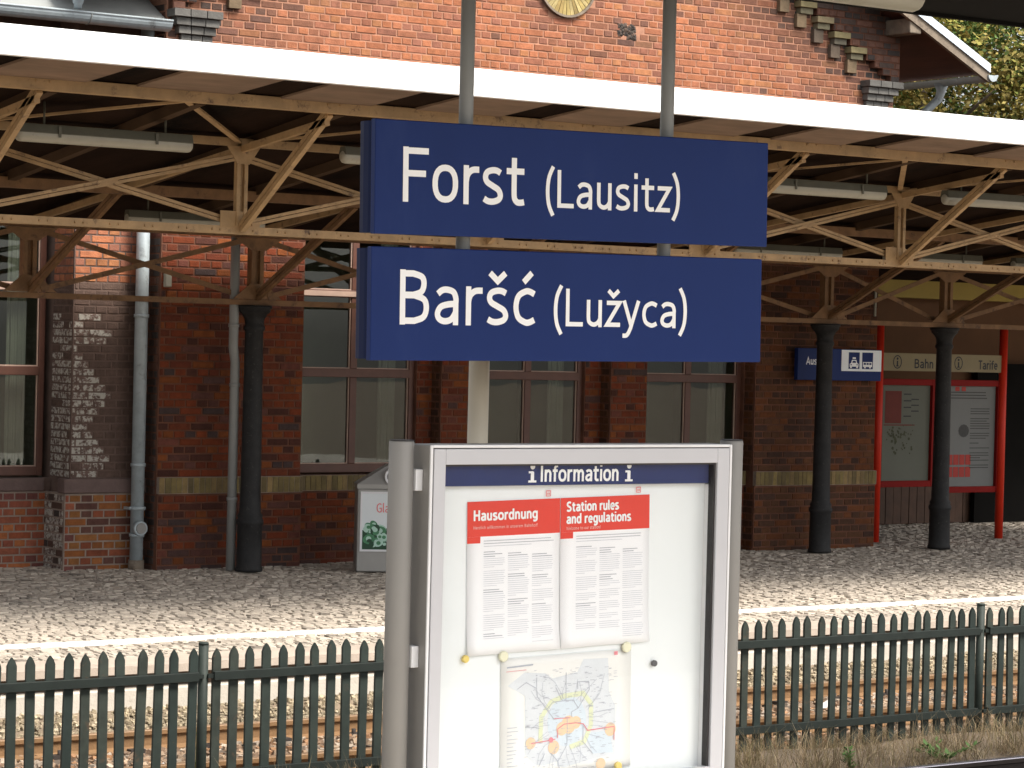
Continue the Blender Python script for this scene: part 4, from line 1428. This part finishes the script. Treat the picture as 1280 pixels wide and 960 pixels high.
P_([(-.9, -.2), (.9, -.2), (.9, .25), (.62, .35), (.45, .85), (-.45, .85), (-.62, .35), (-.9, .25)], tx, 2.80, .085, 25.7095)
P_([(-.8, -.42), (-.45, -.42), (-.45, -.21), (-.8, -.21)], tx, 2.80, .085, 25.7095)
P_([(.45, -.42), (.8, -.42), (.8, -.21), (.45, -.21)], tx, 2.80, .085, 25.7095)
P_([(-.35, 1.0), (.35, 1.0), (.3, 1.25), (-.3, 1.25)], tx, 2.80, .085, 25.7095)
P_([(-.95, -.2), (.95, -.2), (.95, .55), (-.95, .55)], 23.47, 2.80, .085, 25.7095)
P_([(-.7, -.42), (-.35, -.42), (-.35, -.21), (-.7, -.21)], 23.47, 2.80, .085, 25.7095)
P_([(.35, -.42), (.7, -.42), (.7, -.21), (.35, -.21)], 23.47, 2.80, .085, 25.7095)
m_.build('pictogram', K['lettering'], ex)
m_ = MB()
P_([(-.38, .40), (.38, .40), (.30, .70), (-.30, .70)], tx, 2.80, .085, 25.7088)
P_([(-.72, .02), (-.5, .02), (-.5, .2), (-.72, .2)], tx, 2.80, .085, 25.7088)
P_([(.5, .02), (.72, .02), (.72, .2), (.5, .2)], tx, 2.80, .085, 25.7088)
for q in range(3): P_([(-.8 + q * .57, .12), (-.34 + q * .57, .12), (-.34 + q * .57, .42), (-.8 + q * .57, .42)], 23.47, 2.80, .085, 25.7088)
m_.build('pictogram_detail', K['blue'], ex)
box('conduit', 23.70, 23.725, 25.845, 25.87, 3.45, 3.86, K['lampglass'], None, label='short white conduit at the dark brick corner above the exit sign', cat='conduit')

# ================================================================== RECYCLING BIN
bn = empty('glass_bin', (15.20, 24.85, ZP), 'grey glass recycling bin with sloping lid and bottle poster beside the information board', 'bin')
bx0, bx1, by0, by1 = 15.20, 15.98, 24.85, 25.30
box('bin_body', bx0, bx1, by0, by1, ZP, 1.335, K['binmetal'], bn, bevel=.012)
m_ = MB()
m_.add([(bx0 - .01, by0 - .012, 1.337), (bx1 + .01, by0 - .012, 1.337), (bx1 + .01, by1 + .01, 1.337), (bx0 - .01, by1 + .01, 1.337),
        (bx0 - .01, by0 - .012, 1.385), (bx1 + .01, by0 - .012, 1.385), (bx1 + .01, by1 + .01, 1.385), (bx0 - .01, by1 + .01, 1.385),
        (bx0 + .34, by0 + .10, 1.60), (bx1 - .34, by0 + .10, 1.60), (bx1 - .34, by1 - .08, 1.60), (bx0 + .34, by1 - .08, 1.60)],
       [(0, 1, 5, 4), (1, 2, 6, 5), (2, 3, 7, 6), (3, 0, 4, 7), (4, 5, 9, 8), (5, 6, 10, 9), (6, 7, 11, 10), (7, 4, 8, 11), (8, 9, 10, 11), (3, 2, 1, 0)])
lid = m_.build('lid', K['binmetal'], bn)
cxh, czh = bx0 + .39, 1.475
yh = by0 + .035
m_ = MB()
for k in range(24):
    a0, a1 = 2 * math.pi * k / 24, 2 * math.pi * (k + 1) / 24
    m_.prism([(cxh + r * math.cos(a), czh + r * math.sin(a)) for r, a in ((.075, a0), (.098, a0), (.098, a1), (.075, a1))], yh - .06, yh + .03)
m_.build('opening_ring', K['aluedge'], lid)
MB().prism(disc_pts(cxh, czh, .076), yh - .015, yh + .03).build('opening', K['dark'], lid)
pf = MB()
pf.box(bx0 + .03, bx1 - .03, by0 - .018, by0 - .001, .645, .665); pf.box(bx0 + .03, bx1 - .03, by0 - .018, by0 - .001, 1.285, 1.305)
pf.box(bx0 + .03, bx0 + .05, by0 - .017, by0 - .001, .666, 1.284); pf.box(bx1 - .05, bx1 - .03, by0 - .017, by0 - .001, .666, 1.284)
pf.build('poster_frame', K['aluedge'], bn)
bp = box('bin_poster', bx0 + .051, bx1 - .051, by0 - .010, by0 - .002, .666, 1.284, K['binposter'], bn)
text('lettering', 'Glas', bx0 + .205, by0 - .0115, 1.075, .105, K['pinkred'], bp, weight=.12)
g1, g2, g3 = MB(), MB(), MB()
def inside(x, z, r): return bx0 + .055 + r < x < bx1 - .055 - r and .67 + r < z < 1.02 - r
k = 0
for _ in range(150):
    x, z = RND.uniform(bx0 + .06, bx1 - .06), RND.uniform(.68, .99)
    r = RND.uniform(.025, .075)
    if z > .88 + .07 * math.sin(x * 14) or not inside(x, z, r): continue
    m_ = RND.choice((g1, g2, g2, g3, g3, g1))
    a = RND.uniform(0, 3.14)
    pts = [(r * math.cos(2 * math.pi * q / 14) * RND.choice((1.0, 1.0)), r * .72 * math.sin(2 * math.pi * q / 14)) for q in range(14)]
    pts = [(x + u * math.cos(a) - w * math.sin(a), z + u * math.sin(a) + w * math.cos(a)) for u, w in pts]
    flat(m_, pts, by0 - .0112 - .00012 * (k % 30)); k += 1
    if r > .035:
        L_ = r * 1.9
        for q in (g2 if m_ is g3 else g3,):
            flat(q, [(x + u * r * .45, z + w * r * .40) for u, w in disc_pts(0, 0, 1, n=10)], by0 - .0112 - .00012 * (k % 30) - .0006)
flat(g1, [(bx0 + .056, .668), (bx1 - .056, .668), (bx1 - .056, .84), (bx0 + .5, .93), (bx0 + .3, .90), (bx0 + .056, .88)], by0 - .0107)
g1.build('dark_bottles', K['g1'], bp); g2.build('green_bottles', K['g2'], bp, kind='stuff'); g3.build('pale_bottles', K['g3'], bp)
m_ = MB()
flat(m_, [(bx0 + .40, 1.005), (bx0 + .445, 1.005), (bx0 + .445, .985), (bx0 + .455, .985), (bx0 + .455, 1.018), (bx0 + .40, 1.018)], by0 - .0113)
m_.build('small_mark', K['g2'], bp)
bn.rotation_euler = (0, 0, math.radians(-27))

# ================================================================== NEAR CANOPY, SIGNS, BOARD
nc = empty('near_canopy', (9, 10, ZP), 'dark roof edge of the near platform canopy at the upper right corner', 'canopy')
box('roof_boards', 2.0, 18.0, 6.15, 11.20, 4.95, 5.07, K['near_roof'], nc)  # unseen front reach chosen to keep direct sun off the information board
box('edge_board', 2.0, 18.0, 11.201, 11.24, 4.93, 5.12, K['near_roof'], nc)
box('cross_beam', 5.2, 7.8, 8.98, 9.17, 4.82, 4.948, K['near_roof'], nc)
for xx in (2.6, 16.5):
    MB().tube([(xx, 10.4, ZP), (xx, 10.4, 4.95)], .06, 16).build('column', K['cream'], nc)
lamp(6.9, 9.40, 10.0, 4.815, 'long cream lamp at the top edge under the dark near canopy', 'near platform lamps', 4.95, r=.085)

def sign_box(name, label, xa, xb, za, zb_, ang):
    """blue box sign built flat about its centre, then turned a touch as in the photo"""
    s = empty(name, ((xa + xb) / 2, 9.0, (za + zb_) / 2), label, 'sign', 'station name signs')
    hw, hh = (xb - xa) / 2, (zb_ - za) / 2
    panel = MB().box(-hw, hw, 0, .035, -hh, hh)
    p = bpy.data.objects.new('sign_panel', panel.mesh('sign_panel', K['blue'])); COL.objects.link(p); p.parent = s
    b = p.modifiers.new('bevel', 'BEVEL'); b.width = .004; b.segments = 2
    e = MB()
    # rounded end profiles and casing
    for sx in (-1, 1):
        pts = [(sx * (hw - .012), .037), (sx * (hw - .004), .06), (sx * hw, .09), (sx * (hw - .004), .12), (sx * (hw - .02), .148), (sx * (hw - .12), .15), (sx * (hw - .12), .037)]
        n = len(pts)
        vs = [(a, y, -hh + .006) for a, y in pts] + [(a, y, hh - .006) for a, y in pts]
        fs = [(i, (i + 1) % n, (i + 1) % n + n, i + n) for i in range(n)] + [tuple(range(n)), tuple(range(n, 2 * n))]
        e.add(vs, fs)
    e.box(-hw + .1205, hw - .1205, .04, .147, -hh + .008, hh - .008)
    c = bpy.data.objects.new('sign_casing', e.mesh('sign_casing', K['blueside'])); COL.objects.link(c); c.parent = s
    s.rotation_euler = (0, -ang, 0)
    return s, hw, hh
def sign_text(s, st, x, z, cap, width, name='lettering', weight=.116):
    m_ = MB()
    text_mesh(m_, st, x, -.002, z, cap, width=width, weight=weight)
    o = bpy.data.objects.new(name, m_.mesh(name, K['lettering'])); COL.objects.link(o); o.parent = s
sgT, hw, hh = sign_box('station_name_sign', 'upper blue station sign reading Forst (Lausitz) in white letters', 5.55, 7.595, 3.42, 3.88, .0145)
sign_text(sgT, 'Forst', -hw + .118, -.098, .222, .615)
sign_text(sgT, '(Lausitz)', -hw + .825, -.098, .160, .735)
sgB, hw, hh = sign_box('station_name_sign', 'lower blue station sign reading Baršć (Lužyca) in white letters', 5.545, 7.575, 2.91, 3.367, .0125)
sign_text(sgB, 'Baršć', -hw + .120, -.083, .222, .685)
sign_text(sgB, '(Lužyca)', -hw + .885, -.083, .160, .735)
for xx, lb in ((6.035, 'left grey pipe holding the two blue station signs'), (7.085, 'right grey pipe holding the two blue station signs')):
    h = empty('sign_pipe', (xx, 9.085, 4.82), lb, 'pipe', 'pipes holding the station signs')
    MB().tube([(xx, 9.085, 2.95), (xx, 9.085, 4.83)], .030, 18).build('pipe', K['pipe'], h)
    MB().tube([(xx, 9.085, 4.80), (xx, 9.085, 4.8195)], .07, 18).build('flange', K['pipe'], h)
cpst = empty('mast', (6.42, 9.52, ZP), 'cream painted round mast between the lower blue sign and the information board', 'mast')
MB().tube([(6.425, 9.52, ZP), (6.425, 9.52, 3.16)], .045, 20).build('tube', K['cream'], cpst)
MB().tube([(6.425, 9.52, ZP), (6.425, 9.52, ZP + .02)], .11, 20).build('foot_plate', K['cream'], cpst)

# ---- information board
YB = 9.20
ib = empty('information_board', (6.79, YB + .1, ZP), 'grey aluminium information display case with white panel and blue header', 'board')
xl, xr, zt, zb2 = 5.98, 7.597, 2.548, 1.02
cas = MB()
cas.box(xl, xl + .025, YB + .012, YB + .17, zb2, zt); cas.box(xr - .025, xr, YB + .012, YB + .17, zb2, zt)
cas.box(xl + .025, xr - .025, YB + .0125, YB + .17, zt - .025, zt); cas.box(xl + .025, xr - .025, YB + .0125, YB + .17, zb2, zb2 + .025)
cas.box(xl + .025, xr - .025, YB + .15, YB + .169, zb2 + .025, zt - .025)
cas.build('cabinet', K['grey'], ib, bevel=.004)
tr = MB()
tr.box(xl - .001, xl + .012, YB + .002, YB + .012, zb2, zt); tr.box(xr - .012, xr + .001, YB + .002, YB + .012, zb2, zt)
tr.box(xl + .012, xr - .012, YB + .002, YB + .012, zt - .012, zt + .001)
tr.build('cabinet_edge', K['aluedge'], ib, bevel=.003)
fr = MB()
a, b = xl + .016, xr - .016
fr.box(a, a + .058, YB, YB + .03, zb2 + .016, zt - .016); fr.box(b - .068, b, YB, YB + .03, zb2 + .016, zt - .016)
fr.box(a + .058, b - .068, YB + .0005, YB + .03, zt - .082, zt - .016); fr.box(a + .058, b - .068, YB + .0005, YB + .03, zb2 + .016, zb2 + .08)
door = fr.build('door_frame', K['alu'], ib, bevel=.003)
sg = MB()
sg.box(xl + .0125, xl + .0155, YB + .010, YB + .03, zb2, zt - .013); sg.box(xr - .0155, xr - .0125, YB + .010, YB + .03, zb2, zt - .013)
sg.box(xl + .0155, xr - .0155, YB + .010, YB + .03, zt - .0155, zt - .0125)
sg.build('door_gap', K['dark'], ib)
ia, ic, izt = a + .058, b - .068, zt - .082
sl_ = MB()
sl_.box(ia, ia + .006, YB + .014, YB + .05, zb2 + .08, izt); sl_.box(ic - .010, ic, YB + .014, YB + .05, zb2 + .08, izt)
sl_.box(ia + .006, ic - .010, YB + .014, YB + .05, izt - .008, izt)
sl_.build('seal', K['dark'], ib)
pn = box('back_panel', ia - .03, ic + .03, YB + .085, YB + .10, zb2 + .03, zt - .03, K['panel'], ib)
box('panel_rail', ic - .005, ic + .018, YB + .055, YB + .0845, zb2 + .03, izt - .10, K['aluedge'], ib)
hdp = box('header', ia - .02, ic + .02, YB + .052, YB + .062, izt - .094, izt + .02, K['blue'], ib)
hm = MB()
text_mesh(hm, 'Information', 6.572, YB + .0505, izt - .079, .073, width=.425, weight=.155)
for cx_ in (6.532, 7.052):
    z0 = izt - .081
    ribbon(hm, [(cx_, z0), (cx_, z0 + .046)], .017, YB + .0504)
    ribbon(hm, [(cx_ - .021, z0 + .004), (cx_ + .021, z0 + .004)], .009, YB + .0502)
    ribbon(hm, [(cx_ - .020, z0 + .0435), (cx_ + .004, z0 + .0435)], .009, YB + .0500)
    flat(hm, disc_pts(cx_ + .001, z0 + .068, .0125, n=16), YB + .0503)
hm.build('header_lettering', K['lettering'], hdp)
box('glass_pane', ia - .004, ic + .004, YB + .030, YB + .0355, zb2 + .07, izt + .004, K['clear'], door)
for (xc, tag_) in ((5.902, 'l'), (7.680, 'r')):
    MB().tube([(xc, YB + .11, ZP), (xc, YB + .11, 2.556), (xc, YB + .11, 2.562)], [.053, .053, .050], 32).build('post', K['grey'], ib)
    MB().tube([(xc, YB + .11, 2.5625), (xc, YB + .11, 2.566)], .052, 32).build('post_cap', K['dark'], ib)
for z in (2.40, 1.66):
    m_ = MB().box(5.945, 5.9795, YB + .06, YB + .11, z - .045, z + .045); m_.build('bracket', K['aluedge'], ib, bevel=.003)
    m_ = MB().box(7.5975, 7.64, YB + .09, YB + .13, z - .045, z + .045); m_.build('bracket', K['aluedge'], ib, bevel=.003)

# ---- posters (hung a little crooked, bottoms curling forward)
YPn = YB + .0835
def sheet(name, label, cat, x0, z0, w, h, tilt, mt, curl=.012, group=None):
    """x0,z0 = top left; returns mapping (u right, v down)->(x,z)"""
    ca, sa = math.cos(tilt), math.sin(tilt)
    def mp(u, v): return (x0 + u * ca + v * sa, z0 + u * sa - v * ca)
    e = empty(name, (x0 + w / 2, YPn, z0 - h), label, cat, group)
    nv, nu = 14, 8
    def yy_(u, v):
        t = v / h
        return YPn - .0025 - curl * max(0, t - .75) ** 2 * 16 * (.4 + .6 * abs(2 * u / w - 1))
    vs = []
    for q in range(nv + 1):
        for p in range(nu + 1):
            u, v = w * p / nu, h * q / nv
            X, Z = mp(u, v); vs.append((X, yy_(u, v), Z))
    fs = [(q * (nu + 1) + p, (q + 1) * (nu + 1) + p, (q + 1) * (nu + 1) + p + 1, q * (nu + 1) + p + 1) for q in range(nv) for p in range(nu)]
    o = MB().add(vs, fs, smooth=True).build('paper', mt, e)
    sd = o.modifiers.new('thickness', 'SOLIDIFY'); sd.thickness = .0006; sd.offset = 1.0 if False else -1.0
    return e, mp, yy_
def pr(mb, mp, yy_, u0, v0, u1, v1, lay=1):
    q = [(u0, v1), (u1, v1), (u1, v0), (u0, v0)]
    mb.add([(*[mp(u, v)[0]], yy_(u, v) - .0007 * lay - .0006, mp(u, v)[1]) for u, v in q], [(0, 1, 2, 3)])
def rules(label, x0, z0, w, lines1, lines2, sub, first):
    h = .655
    tilt = .021
    e, mp, yy_ = sheet('rules_poster', label, 'poster', x0, z0, w, h, tilt, K['paper'], group='house rules posters')
    r = MB(); pr(r, mp, yy_, 0, .0, w, .150, 1); pr(r, mp, yy_, 0, .1502, .068, .178, 1)
    r.build('red_heading', K['red'], e)
    t = MB()
    if lines2:
        X, Z = mp(.030, .060); text_mesh(t, lines1, X, YPn - .0062, Z, .043, width=.285, weight=.20, tilt=tilt)
        X, Z = mp(.030, .113); text_mesh(t, lines2, X, YPn - .0062, Z, .043, width=.352, weight=.20, tilt=tilt)
    else:
        X, Z = mp(.030, .082); text_mesh(t, lines1, X, YPn - .0062, Z, .045, width=.335, weight=.20, tilt=tilt)
    t.build('heading_lettering', K['lettering'], e)
    t = MB()
    X, Z = mp(.030, .140 if lines2 else .118); text_mesh(t, sub, X, YPn - .0062, Z, .014, width=.185 if lines2 else .335, weight=.11, tilt=tilt)
    t.build('subheading', K['softwhite'], e)
    lg, dk = MB(), MB()
    for k in range(3):
        v = .168 + k * .0115
        pr(dk if k < 2 else lg, mp, yy_, .085, v, w - .03 - (.12 if k == 2 else RND.uniform(0, .02)), v + .0028)
    cw = (w - .085 - .02) / 3
    for c in range(3):
        v = .215 + .01 * c
        para = RND.randint(4, 9)
        hdg = True
        u0 = .085 + c * cw
        while v < .60 - (.02 if c < 2 else -.02):
            if hdg:
                for _ in range(RND.choice((1, 2, 3))):
                    pr(dk, mp, yy_, u0, v, u0 + cw * RND.uniform(.45, .85), v + .0032); v += .0098
                hdg = False
            pr(lg, mp, yy_, u0, v, u0 + cw * (RND.uniform(.80, .90) if para > 1 else RND.uniform(.3, .6)), v + .0022)
            v += .0090; para -= 1
            if para <= 0:
                para = RND.randint(3, 9); v += .008; hdg = RND.random() < .33
    lg.build('small_print', K['ink'], e); dk.build('bold_print', K['inkdark'], e)
    lo = MB()
    u0 = w - .075
    for (p, q, s, t_) in ((0, -.030, .026, -.026), (0, -.007, .026, -.004), (0, -.026, .004, -.007), (.022, -.026, .026, -.007), (.007, -.02, .011, -.011), (.014, -.02, .019, -.011)):
        pr(lo, mp, yy_, u0 + p, q - .006, u0 + s, t_ - .006)
    return e, lo
x0a, z0a = 6.219, 2.303
wA = .487
# plain white top strip above the red heading carries the small red emblem
eA, loA = rules('white poster with red heading Hausordnung', x0a, z0a, wA - .003, 'Hausordnung', None, 'Herzlich willkommen in unserem Bahnhof!', True)
eB, loB = rules('white poster with red heading Station rules and regulations', x0a + wA * math.cos(.021), z0a + wA * math.sin(.021), wA, 'Station rules', 'and regulations', 'Welcome to our station!', False)
for e, lo in ((eA, loA), (eB, loB)):
    lo.build('red_emblem', K['pinkred'], e)

# ---- regional map poster
eM, mpM, yM = sheet('map_poster', 'regional railway network map poster in pale colours below the rules posters', 'poster', 6.412, 1.628, .70, .52, .018, K['mappaper'], curl=.004)
def mpoly(mb, pts, lay):
    mb.add([(mpM(u, v)[0], YPn - .0036 - .0005 * lay, mpM(u, v)[1]) for u, v in pts][::-1], [tuple(range(len(pts)))])
def mline(mb, pts, w, lay):
    ribbon(mb, [mpM(u, v) for u, v in pts], w, YPn - .0036 - .0005 * lay)
def mdisc(mb, u, v, r, lay, rz_=None): mpoly(mb, [(a, b) for a, b in disc_pts(u, v, r, rz_ or r, 18)], lay)
def U(x, y): return ((x - 133) / 890 * .70, (y - 90 + (x - 133) * .03) / 760 * .60)    # from enlarged view
m_ = MB(); mpoly(m_, [U(*p) for p in ((180, 240), (290, 170), (430, 180), (480, 210), (650, 180), (690, 110), (860, 110), (870, 300), (915, 380), (915, 700), (820, 770), (780, 820), (560, 820), (520, 760), (515, 670), (380, 695), (300, 620), (295, 300))], 0)
m_.build('map_region', K['m_grey'], eM)
m_ = MB(); mdisc(m_, *U(580, 450), .105, 1, .11); mpoly(m_, [U(*p) for p in ((700, 520), (880, 520), (900, 640), (760, 640))], 1); m_.build('map_area_blue', K['m_blue'], eM)
m_ = MB(); gp = [U(400, 560), U(405, 420), U(470, 340), U(560, 310), U(690, 300), U(745, 360), U(745, 480), U(700, 570), U(600, 595)]
mline(m_, gp, .022, 2)
m_.build('map_ring_green', K['m_green'], eM)
m_ = MB()
for (x, y, r) in ((590, 470, .040), (545, 490, .03), (640, 460, .028), (490, 590, .030), (880, 510, .030), (335, 560, .026), (815, 700, .026)): mdisc(m_, *U(x, y), r, 3 + .2 * (x % 4))
m_.build('map_spots_orange', K['m_orange'], eM)
m_ = MB()
for k, pts in enumerate(([(240, 260), (300, 225), (370, 260), (375, 305), (490, 435), (580, 430)], [(570, 180), (570, 335), (620, 335), (655, 380), (730, 280), (725, 235), (650, 235), (650, 275)], [(440, 380), (480, 340), (580, 335)],
                         [(655, 380), (610, 400), (610, 430)], [(580, 430), (580, 580), (520, 670), (545, 780), (650, 745), (760, 735)], [(690, 470), (690, 570), (760, 640)], [(470, 620), (520, 670)], [(560, 800), (780, 800)], [(370, 200), (370, 260)], [(760, 410), (905, 395)], [(430, 620), (390, 690)], [(500, 260), (540, 330)])):
    mline(m_, [U(*p) for p in pts], .0030, 5 + .2 * (k % 3))
for _ in range(330):
    x, y = RND.uniform(290, 900), RND.uniform(150, 800)
    u, v = U(x, y)
    l = RND.uniform(.006, .024)
    mline(m_, [(u, v), (u + l, v)], .0018, 6)
mline(m_, [U(170, 140), U(345, 128)], .006, 6)
for k in range(12): mline(m_, [U(175, 470 + k * 21), U(175 + RND.uniform(30, 75), 468 + k * 21)], .0026, 6)
for k in range(4): mline(m_, [U(185 + 110 * (k % 2), 815 + 12 * (k // 2)), U(225 + 120 * (k % 2), 813 + 12 * (k // 2))], .0030, 6)
rm = random.Random(4)
for k in range(26):
    a = 2 * math.pi * k / 26 + rm.uniform(-.1, .1)
    x, y = 590 + 150 * math.cos(a), 460 + 130 * math.sin(a)
    pts = [(x, y)]
    for _ in range(rm.randint(2, 4)):
        a += rm.uniform(-.5, .5)
        x, y = x + 62 * math.cos(a), y + 58 * math.sin(a)
        if not (300 < x < 905 and 190 < y < 800): break
        pts.append((x, y))
    if len(pts) > 1: mline(m_, [U(*p) for p in pts], .0016, 5.6 + .1 * (k % 3))
m_.build('map_lines', K['m_line'], eM)
m_ = MB()
mline(m_, [U(335, 562), U(440, 552), U(500, 545)], .0042, 7); mline(m_, [U(515, 540), U(515, 490), U(560, 465), U(640, 462), U(690, 470), U(720, 508), U(905, 495), U(905, 570)], .0042, 7.2)
mline(m_, [U(490, 432), U(600, 432)], .0034, 7)
mpoly(m_, [U(*p) for p in ((168, 760), (262, 738), (262, 765), (170, 788))], 7)
mdisc(m_, *U(470, 548), .012, 7.4)
mline(m_, [U(900, 85), U(925, 84)], .016, 7); mline(m_, [U(890, 830), U(915, 800)], .006, 7)
mline(m_, [U(165, 162), U(300, 155)], .0022, 7)
m_.build('map_red', K['m_red'], eM)

def magnet(x, z, r, mt, label):
    m_ = MB().tube([(x, YPn - .006, z), (x, YPn - .018, z), (x, YPn - .021, z)], [r, r, r * .8], 20)
    m_.build('magnet', mt, label=label, cat='magnet', group='magnets on the white panel')
magnet(6.222, 1.638, .0165, K['yellowmag'], 'yellow magnet at the lower left corner of the Hausordnung poster')
magnet(6.418, 1.640, .0225, K['palemag'], 'pale yellow magnet at the top left corner of the map')
magnet(7.078, 1.650, .0235, K['palemag'], 'pale yellow magnet at the top right corner of the map')
magnet(7.236, 1.570, .0140, K['greymag'], 'small dark grey magnet on the bare white panel')
magnet(7.048, 1.125, .0180, K['yellowmag'], 'yellow magnet at the bottom right corner of the map')

# ================================================================== TREES
def tree(x, y, h, rx, rz_, zc, n, label, tones, seed):
    rr = random.Random(seed)
    t = empty('tree', (x, y, -.35), label, 'tree', 'trees behind the station')
    tk = MB()
    tk.tube([(x, y, -.35), (x + .1, y, h * .3), (x - .05, y + .1, h * .55), (x, y, h * .8)], [.28, .22, .15, .05], 10)
    limbs = []
    for k in range(14):
        a = rr.uniform(0, 6.28); z0 = h * rr.uniform(.28, .65)
        e = Vector((x + math.cos(a) * rx * .8, y + math.sin(a) * rx * .8, z0 + rr.uniform(.8, 2.6)))
        m2 = Vector((x, y, z0)).lerp(e, .5) + Vector((0, 0, .3))
        tk.tube([(x, y, z0), tuple(m2), tuple(e)], [.09, .05, .015], 6)
        limbs.append(e)
    tk.build('trunk', K['bark'], t)
    lf = MB()
    cl = []
    for k in range(70):
        while True:
            p = Vector((rr.uniform(-1, 1), rr.uniform(-1, 1), rr.uniform(-1, 1)))
            if .25 < p.length < 1: break
        cl.append((Vector((x + p.x * rx, y + p.y * rx, zc + p.z * rz_)), rr.uniform(.45, 1.0), rr.uniform(.55, 1.35), rr.choice(tones)))
    for k in range(n):
        c, r, br_, tn = rr.choice(cl)
        d = Vector((rr.gauss(0, 1), rr.gauss(0, 1), rr.gauss(0, .8)))
        p = c + d.normalized() * r * rr.random() ** .5
        s = rr.uniform(.032, .068)
        u = Vector((rr.gauss(0, 1), rr.gauss(0, 1), rr.gauss(0, .6))).normalized()
        w = u.cross(Vector((rr.gauss(0, 1), rr.gauss(0, 1), rr.gauss(0, 1)))).normalized()
        g = br_ * rr.uniform(.7, 1.3)
        if rr.random() < .2: tn = rr.choice(tones)
        lf.add([tuple(p - u * s), tuple(p + w * s * .55), tuple(p + u * s), tuple(p - w * s * .55)], [(0, 1, 2, 3)], (tn[0] * g, tn[1] * g, tn[2] * g))
    lf.build('crown', K['leaf'], t)
TL = [(.14, .16, .035), (.10, .14, .03), (.20, .18, .04), (.06, .10, .025), (.26, .21, .06)]
TG = [(.07, .12, .03), (.05, .10, .025), (.12, .15, .035), (.17, .17, .04)]
tree(32.2, 34.0, 9.5, 2.9, 3.3, 7.2, 60000, 'yellow-green autumn tree close behind the gable roof at the right', TL, 3)
tree(36.2, 36.0, 10.5, 3.2, 3.8, 7.6, 48000, 'greener leafy tree at the upper right picture edge', TG, 5)
tree(34.0, 43.0, 10.5, 3.6, 3.8, 7.4, 26000, 'olive tree further back between the two right trees', TL, 9)
